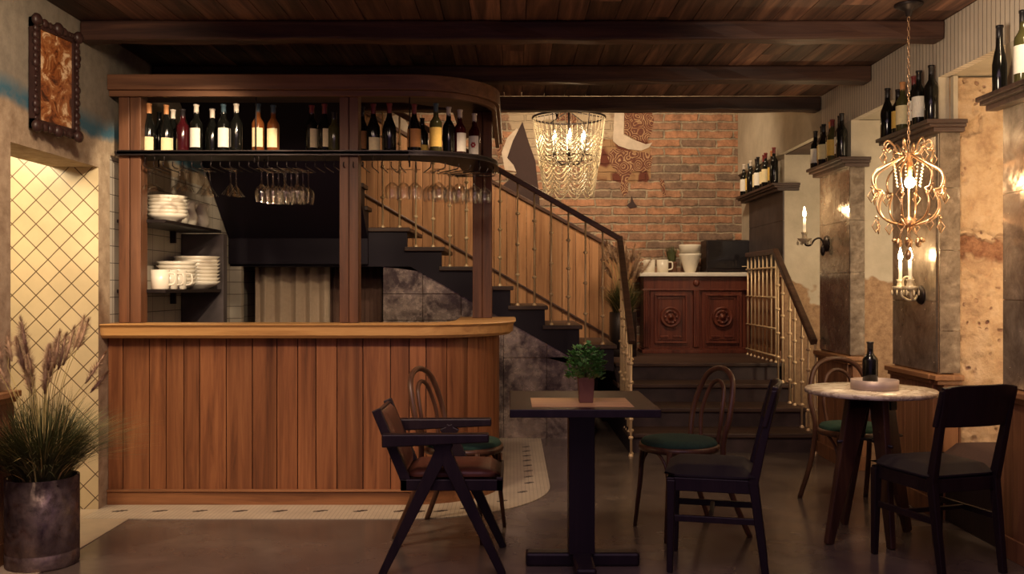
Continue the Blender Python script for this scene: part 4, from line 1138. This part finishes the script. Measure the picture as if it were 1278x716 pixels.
t = thing('round_table', 'round marble topped cafe table on four splayed tapering wooden legs', 'table', (1.80, 4.63, 0))
b = B(); b.lathe([(0, .724), (.305, .724), (.315, .728), (.316, .745), (.310, .75), (0, .75)], n=64); b.build('marble_top', M['marble'], t)
for a in (205, 97, 277, 28):
    a = math.radians(a); d_ = Vector((math.cos(a), math.sin(a), 0)); b = B(); s_ = Vector((-d_.y, d_.x, 0))
    p0 = d_*.08+Vector((0, 0, .722)); p1 = d_*(.20 if a > 4.6 else .275)
    b.bar(p0, p1, .036, .14, .030, .045, side=s_); b.build('leg', M['tableleg'], t, bevel=.006)
b = B(); b.box(-.15, .15, -.02, .02, .66, .70, M4=Matrix.Rotation(math.radians(25), 4, 'Z')); b.box(-.15, .15, -.02, .02, .66, .70, M4=Matrix.Rotation(math.radians(115), 4, 'Z'))
b.tube([(-.2, -.10, .5), (.2, .10, .5)], .008, 8); b.tube([(.03, -.2, .49), (-.03, .2, .49)], .008, 8); b.build('crossbrace', M['black'], t)
b = B(); b.lathe([(0, 0), (.112, 0), (.114, .003), (.114, .048), (.108, .048), (.107, .008), (0, .008)], (1.81, 4.60, .7505), n=48)
M['tray'] = plain('hammered_tray', (.42, .33, .29), .45, .3, var=.15)
tag(b.build('round_tray', M['tray'], off=(1.81, 4.60, .7505)), 'shallow round hammered metal tray on the marble table', 'tray')
tb = bottle('bord', 'bglass', None, 'cblack', 1.80, 4.63, .759, 'dark corked bottle standing in the tray on the marble table', None, .225)

# ------------------------------------------------------------------ chairs
def bentwood(loc, facing, label):
    t = thing('bentwood_chair', label, 'chair', loc, facing-PI/2, 'bentwood hoop chairs')
    b = B(); pts = cr([(-.205, -.29, 0), (-.175, -.19, .25), (-.165, -.16, .45), (-.182, -.19, .62), (-.13, -.235, .785), (0, -.25, .835), (.13, -.235, .785), (.182, -.19, .62), (.165, -.16, .45), (.175, -.19, .25), (.205, -.29, 0)], 8)
    b.tube(pts, .0145, 10); b.build('back_frame', M['bent'], t)
    b = B(); pts = cr([(-.085, -.175, .455), (-.10, -.19, .60), (-.068, -.222, .73), (0, -.232, .77), (.068, -.222, .73), (.10, -.19, .60), (.085, -.175, .455)], 8); b.tube(pts, .011, 8); b.build('inner_hoop', M['bent'], t)
    b = B(); b.lathe([(.17, .425), (.203, .425), (.208, .44), (.203, .457), (.15, .458), (.15, .425)], n=40); b.build('seat_frame', M['bent'], t)
    b = B(); b.lathe([(0, .44), (.188, .44), (.196, .462), (.185, .478), (.12, .488), (0, .49)], n=40); b.build('seat_cushion', M['green'], t)
    for s in (-1, 1):
        b = B(); b.tube([(s*.15, .13, .44), (s*.158, .145, .22), (s*.175, .165, 0)], [.0155, .010], 10); b.build('leg', M['bent'], t)
        b = B(); b.tube(cr([(s*.157, .143, .27), (s*.14, .15, .37), (s*.09, .165, .425), (s*.03, .18, .43)], 6), .008, 8); b.tube(cr([(s*.157, .143, .27), (s*.165, .11, .37), (s*.175, .03, .425), (s*.18, -.04, .43)], 6), .008, 8); b.build('brace', M['bent'], t)
    b = B(); b.tube(cr([(.155*math.cos(a)*1.0, .155*math.sin(a)-.01, .25) for a in [2*PI*i/12 for i in range(12)]], 3, True), .008, 8, closed=True)
    return t
bentwood((-.25, 4.72, 0), math.radians(-18), 'bentwood hoop chair with green seat between the armchair and the bar')
bentwood((.86, 4.75, 0), math.radians(198), 'bentwood hoop chair with green seat right of the black square table')
bentwood((1.95, 5.24, 0), math.radians(275), 'bentwood hoop chair with green seat behind the marble table')

# armchair
t = thing('armchair', 'dark wooden armchair with V legs and brown leather seat and back', 'armchair', (-.265, 4.25, 0), -PI/2)
for s in (-1, 1):
    b = B(); x = s*.215
    b.bar((x, -.02, .585), (x, -.305, 0), .035, .065, .030, .034, side=(1, 0, 0)); b.build('leg', M['chairwood'], t, bevel=.004)
    b = B(); b.bar((x, -.055, .585), (x, .225, 0), .035, .065, .030, .034, side=(1, 0, 0)); b.build('leg', M['chairwood'], t, bevel=.004)
    b = B(); xa = s*.235; b.bar((xa, -.30, .592), (xa, .165, .605), .055, .058, .06, .036, side=(1, 0, 0)); b.build('armrest', M['chairwood'], t, bevel=.006)
    b = B(); b.bar((s*.18, -.20, .40), (s*.185, -.335, .72), .03, .045, .026, .04, side=(1, 0, 0)); b.build('back_post', M['chairwood'], t, bevel=.004)
b = B(); b.box(-.205, .205, -.225, -.195, .365, .415); b.box(-.205, .205, .195, .225, .365, .425); b.box(-.205, -.175, -.225, .225, .365, .415); b.box(.175, .205, -.225, .225, .365, .415); b.build('seat_frame', M['chairwood'], t, bevel=.004)
def pad(w, d, h, M4, name, mat, par, r=.3):
    b = B(); n = 8; vs = []; 
    for lay in (0, 1):
        for i in range(n+1):
            for j in range(n+1):
                u = i/n*2-1; v = j/n*2-1; e = (1-abs(u)**6)*(1-abs(v)**6)
                z = h*(.5+.5*e**.4) if lay else h*(.5-.5*min(1, e**.4))
                vs.append(M4 @ Vector((u*w/2, v*d/2, z)))
    m = (n+1)**2; fs = []
    for i in range(n):
        for j in range(n):
            a = i*(n+1)+j; fs.append((a, a+1, a+n+2, a+n+1)); fs.append((m+a, m+a+n+1, m+a+n+2, m+a+1))
    for i in range(n):
        for (a, c_) in ((i, i+1), (i*(n+1), (i+1)*(n+1)), (n*(n+1)+i, n*(n+1)+i+1), (i*(n+1)+n, (i+1)*(n+1)+n)): fs.append((a, c_, m+c_, m+a))
    b.add(vs, fs, smooth=True); return b.build(name, mat, par)
pad(.39, .43, .06, Matrix.Translation((0, .0, .395)), 'seat', M['leather'], t)
Mb = Matrix.Translation((0, -.265, .575)) @ Matrix.Rotation(math.radians(112), 4, 'X') @ Matrix.Translation((0, 0, -.02))
pad(.36, .31, .045, Mb, 'backrest', M['leather'], t)
b = B(); b.bar((-.18, -.325, .70), (.18, -.325, .70), .03, .02, side=(0, 0, 1)); b.bar((-.18, -.22, .43), (.18, -.22, .43), .03, .02, side=(0, 0, 1)); b.bar((-.2, -.03, .52), (.2, -.03, .52), .001, .001); b.build('back_rail', M['chairwood'], t, bevel=.003)

def dining(loc, facing, label, w=.36, d=.36):
    t = thing('dining_chair', label, 'chair', loc, facing-PI/2, 'black upholstered dining chairs')
    hw = w/2
    for s in (-1, 1):
        b = B(); b.bar((s*(hw-.012), d/2-.02, .41), (s*(hw-.006), d/2-.015, 0), .04, .036, .026, .026, side=(1, 0, 0)); b.build('leg', M['chairwood'], t, bevel=.004)
        b = B(); x = s*(hw-.02)
        b.bar((x*.96, -d/2-.045, 0), (x, -d/2+.01, .42), .026, .032, .032, .042, side=(1, 0, 0)); b.bar((x, -d/2+.01, .40), (x*1.06, -d/2-.085, .83), .032, .042, .026, .026, side=(1, 0, 0)); b.build('leg', M['chairwood'], t, bevel=.004)
        b = B(); b.bar((s*(hw-.015), d/2-.03, .24), (x, -d/2-.005, .24), .018, .028, side=(1, 0, 0)); b.build('side_stretcher', M['chairwood'], t, bevel=.003)
    b = B(); b.box(-hw, hw, d/2-.035, d/2, .36, .42); b.box(-hw+.01, -hw+.035, -d/2, d/2-.03, .36, .42); b.box(hw-.035, hw-.01, -d/2, d/2-.03, .36, .42); b.box(-hw+.02, hw-.02, -d/2, -d/2+.025, .36, .42)
    b.box(-hw+.02, hw-.02, -.01, .01, .23, .25); b.build('seat_frame', M['chairwood'], t, bevel=.004)
    pad(w+.015, d+.01, .075, Matrix.Translation((0, .005, .40)), 'seat', M['blackfab'], t)
    b = B(); n = 10; vs = []
    for i in range(n+1):
        u = i/n*2-1; x = u*(hw+.012); cy = -.03*(1-u*u)
        for (z, yy) in ((.655, -d/2-.045), (.84-.012*(abs(u)**6)*2, -d/2-.09)):
            vs += [(x, yy+cy-.002, z), (x, yy+cy+.022, z)]
    fs = [(0, 1, 3, 2), tuple(4*n+q for q in (2, 3, 1, 0))]
    for i in range(n):
        a = 4*i; c_ = a+4; fs += [(a, a+2, c_+2, c_), (a+1, c_+1, c_+3, a+3), (a+2, a+3, c_+3, c_+2), (a, c_, c_+1, a+1)]
    b.add(vs, fs, smooth=False); b.build('backrest', M['chairwood'], t, bevel=.006); return t
dining((.91, 4.20, 0), math.radians(166), 'black dining chair in side view facing the square table', .36, .38)
dining((1.94, 4.24, 0), math.radians(107), 'black dining chair with its back to the camera at the marble table', .38, .38)

# bench in the recess
t = thing('bench', 'dark brown upholstered bench seat set in the stone recess', 'bench', (2.55, 4.72, 0))
b = B(); b.box(2.34, 2.93, yD+.02, yC1-.08, 0, .30); b.build('bench_base', M['chairwood'], t, off=t.location, bevel=.005)
pad(.62, yC1-yD-.10, .14, Matrix.Translation((2.60, (yD+yC1)/2-.03, .30)) @ Matrix.Identity(4), 'seat', M['brownfab'], t)
o = [c for c in COL.objects if c.parent == t and c.name.startswith('seat')][0]; o.location = (-2.55, -4.72, 0)

# ------------------------------------------------------------------ chandeliers
def light_point(name, loc, e, col=(1, .70, .40), r=.03):
    l = bpy.data.lights.new(name, 'POINT'); l.energy = e; l.color = col; l.shadow_soft_size = r
    o = bpy.data.objects.new(name, l); COL.objects.link(o); o.location = loc; return o
kx = .0072; X0, Yc_ = PX(710, kx), PY(kx)
t = thing('bead_chandelier', 'large beaded crystal chandelier glowing in front of the brick wall', 'chandelier', (X0, Yc_, 2.04))
zt_ = .74
b = B(); b.tube([(.325*math.cos(a), .325*math.sin(a), zt_) for a in [2*PI*i/48 for i in range(48)]], .010, 8, closed=True)
b.tube([(.25*math.cos(a), .25*math.sin(a), .38) for a in [2*PI*i/48 for i in range(48)]], .006, 6, closed=True)
for i in range(6):
    a = i*PI/3; b.tube([(0, 0, zt_+.06), (.325*math.cos(a), .325*math.sin(a), zt_)], .005, 6)
    b.tube([(.325*math.cos(a), .325*math.sin(a), zt_), (.25*math.cos(a), .25*math.sin(a), .38)], .004, 6)
b.tube([(0, 0, .30), (0, 0, zt_+.06)], .010, 8); b.tube([(0, 0, zt_+.06), (0, 0, 3.7-2.04)], .006, 8)
b.build('frame', M['metal'], t)
def beads(b, pts, r, step):
    acc = 0
    for p, q in zip(pts[:-1], pts[1:]):
        l = (q-p).length; d = step-acc
        while d <= l:
            b.ball(p.lerp(q, d/l), r, 5, 3); d += step
        acc = (acc+l) % step
def rad(z):
    u = z/zt_
    return .225+.10*min(1, max(0, (u-.02)))**.9
nf = 10
for tier in range(2):
    for i in range(nf):
        a0 = 2*PI*(i+(.5*tier))/nf; a1 = a0+2*PI/nf; b = B()
        levels = [(.64-.048*q, .085) for q in range(6)] if tier == 0 else [(.37-.048*q, .085) for q in range(6)]
        for z0, dp in levels:
            pts = []
            for j in range(13):
                u = j/12; a = a0+(a1-a0)*u; z = z0-.02-dp*(1-(2*u-1)**2); rr = rad(z)*(1.0 if tier == 0 else .96)
                pts.append(Vector((rr*math.cos(a), rr*math.sin(a), z)))
            beads(b, pts, .0085, .0155)
        b.build('bead_festoon', M['crystal'], t); b = B()
        ztop = zt_ if tier == 0 else .38
        zz1 = .38 if tier == 0 else .11
        p0 = Vector((.325*math.cos(a0), .325*math.sin(a0), ztop)) if tier == 0 else Vector((.25*math.cos(a0), .25*math.sin(a0), ztop))
        for am in (0, .25, .5, .75) if tier == 0 else (0, .5):
            aa = a0+(a1-a0)*am; top_ = Vector((.325*math.cos(aa), .325*math.sin(aa), zt_)) if tier == 0 else Vector((rad(.45)*math.cos(aa), rad(.45)*math.sin(aa), .45))
            zl_ = zz1 if am == 0 else (.56 if tier == 0 else .30)
            rr = rad(zl_); beads(b, [top_, Vector((rr*math.cos(aa), rr*math.sin(aa), zl_))], .0055, .0135)
        b.build('bead_strand', M['crystal'], t)
for i in range(6):
    a = i*PI/3+.52; x, y = .15*math.cos(a), .15*math.sin(a)
    b = B(); b.tube(cr([(0, 0, .34), (x*.6, y*.6, .32), (x, y, .40), (x, y, .44)], 5), .006, 6); b.tube([(x, y, .44), (x, y, .53)], .011, 8, mi=1); ca = b.build('candle_arm', [M['metal'], M['wax']], t)
    b = B(); b.lathe([(.003, .53), (.013, .55), (.015, .565), (.010, .59), (.001, .62)], (x, y, 0), 12); b.build('candle_bulb', M['flame'], ca)
for i in range(3):
    a = i*2*PI/3+.2; light_point('chandelier_light', (X0+.08*math.cos(a), Yc_+.08*math.sin(a), 2.60), 3.5, (1, .72, .42), .04)

kx = .00408; X1, Y1 = PX(1134, kx), PY(kx)
t = thing('gold_chandelier', 'gilt scrolled chandelier with hanging crystal drops at the right', 'chandelier', (X1, Y1, PZ(335, kx)))
zb0 = PZ(335, kx); zz = lambda y: PZ(y, kx)-zb0; rr = lambda p: p*kx
b = B()
z_can = ZC-zb0-.001
b.lathe([(0, z_can), (.07, z_can), (.07, z_can-.008), (.05, z_can-.018), (.02, z_can-.035), (.014, z_can-.06), (0, z_can-.065)], n=24); b.build('ceiling_canopy', M['metal'], t)
b = B(); z = zz(192); k_ = 0
while z < z_can-.06:
    R = Matrix.Rotation((k_ % 2)*PI/2, 4, 'Z'); b.tube([R @ Vector((.006*math.cos(q), 0, z+.014+.014*math.sin(q))) for q in [2*PI*i/10 for i in range(10)]], .0018, 5, closed=True); z += .024; k_ += 1
b.build('chain', M['gold'], t)
b = B(); b.lathe([(.003, zz(190)), (.02, zz(192)), (.012, zz(196)), (.008, zz(204)), (.016, zz(205)), (.006, zz(210)), (.006, zz(270)), (.03, zz(274)), (.035, zz(280)), (.015, zz(286)), (.004, zz(290))], n=16); b.build('stem', M['gold'], t)
arm = [(6, 194), (14, 198), (28, 205), (44, 214), (49, 224), (45, 236), (37, 238), (38, 243), (42, 252), (41, 264), (30, 275), (6, 282)]
for i in range(8):
    a = 2*PI*i/8+.15; c_, s_ = math.cos(a), math.sin(a); f = 1 if i % 2 == 0 else .82
    b = B(); b.tube(cr([(rr(p*f)*c_, rr(p*f)*s_, zz(y)) for p, y in arm], 5), .0055, 7)
    scr = [(8, 192), (16, 190), (20, 182), (28, 176), (33, 181), (30, 187), (25, 185)]
    b.tube(cr([(rr(p*f)*c_, rr(p*f)*s_, zz(y)) for p, y in scr], 5), .0045, 6)
    sc2 = [(38, 240), (46, 244), (48, 238), (45, 235)]
    b.tube(cr([(rr(p*f)*c_, rr(p*f)*s_, zz(y)) for p, y in sc2], 5), .005, 6); b.build('scroll_arm', M['gold'], t)
    for (p, y, s) in ((50, 233, 1), (44, 270, 1), (34, 186, .9)):
        x, yy, z = rr(p*f)*c_, rr(p*f)*s_, zz(y); b = B(); b.tube([(x, yy, z), (x, yy, z-.02)], .0012, 4); b.ball((x, yy, z-.005), .007, 6, 4)
        hx, hz = .020*s, .030*s; sd = Vector((-s_, c_, 0))*hx if i % 2 else Vector((1, 0, 0))*hx; c0 = Vector((x, yy, z-.02))
        P = [c0, c0+sd-Vector((0, 0, hz)), c0-Vector((0, 0, hz*2.1)), c0-sd-Vector((0, 0, hz))]
        b.tube(P, .0032, 5, closed=True); nn = Vector((c_, s_, 0))*.006; m_c = c0-Vector((0, 0, hz)); Q = [c0.lerp(m_c, .15), P[1].lerp(m_c, .15), P[2].lerp(m_c, .15), P[3].lerp(m_c, .15), m_c+nn, m_c-nn]
        b.add(Q, [(0, 1, 4), (1, 2, 4), (2, 3, 4), (3, 0, 4), (1, 0, 5), (2, 1, 5), (3, 2, 5), (0, 3, 5)], mi=1); b.build('crystal_drop', [M['gold'], M['glass']], t)
    b = B()
    for q in range(7):
        u = q/6; b.ball((rr(20*f)*c_*(1-.2*u), rr(20*f)*s_*(1-.2*u), zz(206+26*u)), .0055, 6, 4)
    b.build('bead_string', M['crystal'], t)
for i in range(6):
    a = 2*PI*i/6; x, y = rr(13)*math.cos(a), rr(13)*math.sin(a); b = B(); b.tube([(x*.6, y*.6, zz(284)), (x, y, zz(298))], .0015, 4); b.ball((x, y, zz(303)), .02, 6, 4, sc=(.7, .7, 1.2)); b.ball((x*1.4, y*1.4, zz(300)), .012, 6, 4); b.build('lower_drop', M['gold'], t)
b = B(); b.tube([(0, 0, zz(284)), (0, 0, zz(312))], .0015, 4); b.ball((0, 0, zz(318)), .022, 8, 5, sc=(.8, .8, 1.3)); b.build('finial_drop', M['gold'], t)
b = B(); b.tube([(0, -.012, zz(221)), (0, -.012, zz(203))], .011, 10); b.build('bulb_sleeve', M['corange'], t)
b = B(); b.ball((0, -.014, zz(228)), .026, 12, 8, sc=(1, 1, 1.15)); b.build('bulb', M['flame'], t)
light_point('gold_chandelier_light', (X1, Y1-.05, PZ(229, kx)), 9, (1, .68, .36), .03)

# ------------------------------------------------------------------ sconces
def candle(t, x, y, z, ln, name='candle'):
    b = B(); b.lathe([(0, z), (.010, z), (.010, z+ln), (0, z+ln)], (x, y, 0), 12); ct = b.build('candle_tube', M['wax'], t)
    b = B(); b.lathe([(.004, z+ln), (.013, z+ln+.016), (.014, z+ln+.028), (.008, z+ln+.052), (.001, z+ln+.078)], (x, y, 0), 12); b.build('candle_bulb', M['flame'], ct)
ks = .00592; ys = PY(ks)
t = thing('wall_sconce', 'single candle iron sconce with crystal cup on the mirrored pier by the railing', 'sconce', (XW-.014, ys, PZ(304, ks)))
zc = 0; b = B(); R = Matrix.Rotation(-PI/2, 4, 'Y'); b.lathe([(0, .03), (.03, .025), (.055, .012), (.06, 0), (0, 0)], (0, 0, 0), 20, M4=R)
b.ball((-.03, 0, -.05), .03, 8, 6, sc=(.6, .8, 1.4)); b.build('backplate', M['metal'], t)
b = B(); b.tube(cr([(-.02, 0, 0), (-.05, 0, .04), (-.09, 0, .03), (-.12, 0, -.01), (-.155, 0, -.01), (-.165, 0, .02)], 6), .007, 8); b.build('arm', M['metal'], t)
b = B(); b.lathe([(.006, .0), (.035, .02), (.05, .035), (.052, .04), (.02, .038), (.016, .06), (.026, .085), (.012, .07), (0, .07)], (-.165, 0, 0), 16)
for i in range(8):
    a = i*PI/4; b.tube([(-.165+.05*math.cos(a), .05*math.sin(a), .036), (-.165+.052*math.cos(a), .052*math.sin(a), .02)], .001, 4); b.ball((-.165+.052*math.cos(a), .052*math.sin(a), .006), .009, 6, 4, sc=(.7, .7, 1.8))
b.build('crystal_cup', M['crystal'], t)
candle(t, -.165, 0, .08, PZ(270, ks)-PZ(304, ks)-.085)
light_point('sconce_light', (XW-.179, ys, PZ(262, ks)), 7, (1, .70, .36), .02)
t = thing('wall_sconce', 'two candle crystal sconce on the mirrored pier below the gold chandelier', 'sconce', (XW-.014, 5.24, PZ(368, .00456)))
z0 = 0
b = B(); b.lathe([(0, .025), (.03, .022), (.05, .01), (.055, 0), (0, 0)], (0, 0, 0), 20, M4=R); b.build('backplate', M['metal'], t)
for y_ in (-.065, .065):
    b = B(); b.tube(cr([(-.02, 0, 0), (-.05, y_*.4, -.03), (-.08, y_*.9, -.01), (-.09, y_, .03)], 6), .007, 8); b.tube(cr([(-.03, 0, .02), (-.06, y_*.3, .10), (-.085, y_*.6, .09), (-.08, y_*.75, .04)], 6), .006, 8); b.build('arm', M['crystal'], t)
    b = B(); b.lathe([(.006, .02), (.035, .032), (.048, .05), (.02, .052), (.016, .075), (.024, .09), (.012, .08), (0, .08)], (-.09, y_, 0), 16)
    for i in range(8):
        a = i*PI/4; b.tube([(-.09+.046*math.cos(a), y_+.046*math.sin(a), .05), (-.09+.048*math.cos(a), y_+.048*math.sin(a), .03)], .001, 4); b.ball((-.09+.048*math.cos(a), y_+.048*math.sin(a), .014), .009, 6, 4, sc=(.7, .7, 1.9))
    b.build('crystal_cup', M['crystal'], t); candle(t, -.09, y_, .085, .11)
    light_point('sconce_light', (XW-.112, 5.24+y_, PZ(368, .00456)+.23), 4, (1, .70, .36), .02)

# ------------------------------------------------------------------ lights
def area(name, loc, rot, size, e, col, sy=None):
    l = bpy.data.lights.new(name, 'AREA'); l.energy = e; l.color = col; l.size = size
    if sy: l.shape = 'RECTANGLE'; l.size_y = sy
    o = bpy.data.objects.new(name, l); COL.objects.link(o); o.location = loc; o.rotation_euler = rot; return o
def spot(name, loc, tgt, e, ang, col, blend=.6, r=.05):
    l = bpy.data.lights.new(name, 'SPOT'); l.energy = e; l.color = col; l.spot_size = math.radians(ang); l.spot_blend = blend; l.shadow_soft_size = r
    o = bpy.data.objects.new(name, l); COL.objects.link(o); o.location = loc
    o.rotation_euler = (Vector(tgt)-Vector(loc)).to_track_quat('-Z', 'Y').to_euler(); return o
W = (1, .72, .47)
spot('bar_front_fill', (-1.6, 2.9, 2.62), (-1.6, 5.33, .55), 130, 75, W, .8, .12)  # two added lamps without fixtures, lighting the bar front from above
spot('bar_front_fill', (-.3, 3.0, 2.62), (-.4, 5.5, .7), 100, 65, W, .8, .12)
spot('counter_fill', (-.15, 5.1, 2.60), (-.25, 5.6, 1.05), 42, 75, W, .7, .06)  # added spot brightening the counter top, no fixture overhead
area('passage_light', (-2.95, 4.55, 2.15), (math.radians(25), 0, 0), .5, 27, (1, .78, .50))
spot('kitchen_key', (-.9, 3.9, 2.60), (-2.3, 6.1, 1.45), 230, 36, (1, .78, .52), .3, .03)  # unseen lamp added for the warm light on kitchen shelves and tiles
spot('understair_fill', (-.9, 5.7, 2.3), (-2.2, 7.9, 1.0), 45, 60, (1, .76, .5), .5, .05)  # added fill that brightens the linen curtain
spot('understair_fill', (-.6, 6.4, 2.3), (-.7, 7.7, 1.2), 34, 60, (1, .76, .5), .5, .05)  # added fill for the patinated panels under the stairs
# added area lights, no fixtures, hidden behind the piers to even out the recess faces
area('recess_fill', (2.80, 4.42, 1.45), (-PI/2, 0, PI), .10, 8, (1, .72, .42), 1.7)
area('recess_fill', (2.80, 5.68, 1.45), (-PI/2, 0, PI), .10, 7.5, (1, .76, .48), 1.7)
area('recess_fill', (2.80, 7.02, 1.45), (-PI/2, 0, PI), .10, 9, (1, .76, .48), 1.7)
spot('stone_fill', (2.2, 3.7, 2.6), (2.5, 5.06, 1.3), 20, 55, (1, .72, .42), .7, .08)  # added fill bringing out the stone relief, no ceiling fixture
spot('stairwell_fill', (1.2, 7.4, 3.6), (1.4, 9.5, 2.0), 190, 95, (1, .74, .48), .8, .15)  # unseen pair of spots added to light the brick wall and guard
spot('stairwell_fill', (-.6, 7.6, 3.6), (-.2, 9.3, 1.9), 150, 90, (1, .74, .48), .8, .15)
spot('left_wall_fill', (-1.4, 3.4, 2.6), (-2.34, 4.7, 1.9), 75, 80, W, .9, .1)  # added fill for the whole left wall, not a picture lamp
spot('frieze_fill', (1.0, 3.2, 2.1), (2.34, 4.9, 2.55), 75, 85, (1, .78, .55), .9, .2)  # added spot lifting the ribbed frieze, no fixture
spot('floor_pool_light', (-1.6, 2.2, 2.6), (-1.7, 4.0, 0), 85, 60, W, .9, .2)
spot('round_table_fill', (1.75, 4.55, 2.66), (1.80, 4.63, .75), 75, 20, W, .5, .05)  # narrow spot added to brighten the marble top alone
spot('wainscot_fill', (1.2, 3.6, 2.62), (2.34, 5.3, .5), 80, 60, W, .9, .15)  # added fill for the dim wainscot boards on the right
area('room_glow', (0, 1.6, 2.6), (0, 0, 0), 3.0, 48, (.82, .52, .68))  # added purplish overhead fill that lifts the dark furniture

w = bpy.data.worlds.new('world'); SC.world = w; w.use_nodes = True
bg = w.node_tree.nodes['Background']; bg.inputs[0].default_value = (.36, .21, .38, 1); bg.inputs[1].default_value = .42

cam = bpy.data.cameras.new('camera'); co = bpy.data.objects.new('camera', cam); COL.objects.link(co)
cam.sensor_width = 36; cam.lens = 36*F/1278; co.location = (0, 0, H); co.rotation_euler = (PI/2, 0, 0); cam.clip_end = 100; cam.clip_start = .05
SC.camera = co
SC.view_settings.view_transform = 'Standard'; SC.view_settings.look = 'None'
SC.view_settings.exposure = 0; SC.view_settings.gamma = 1; SC.view_settings.use_curve_mapping = False
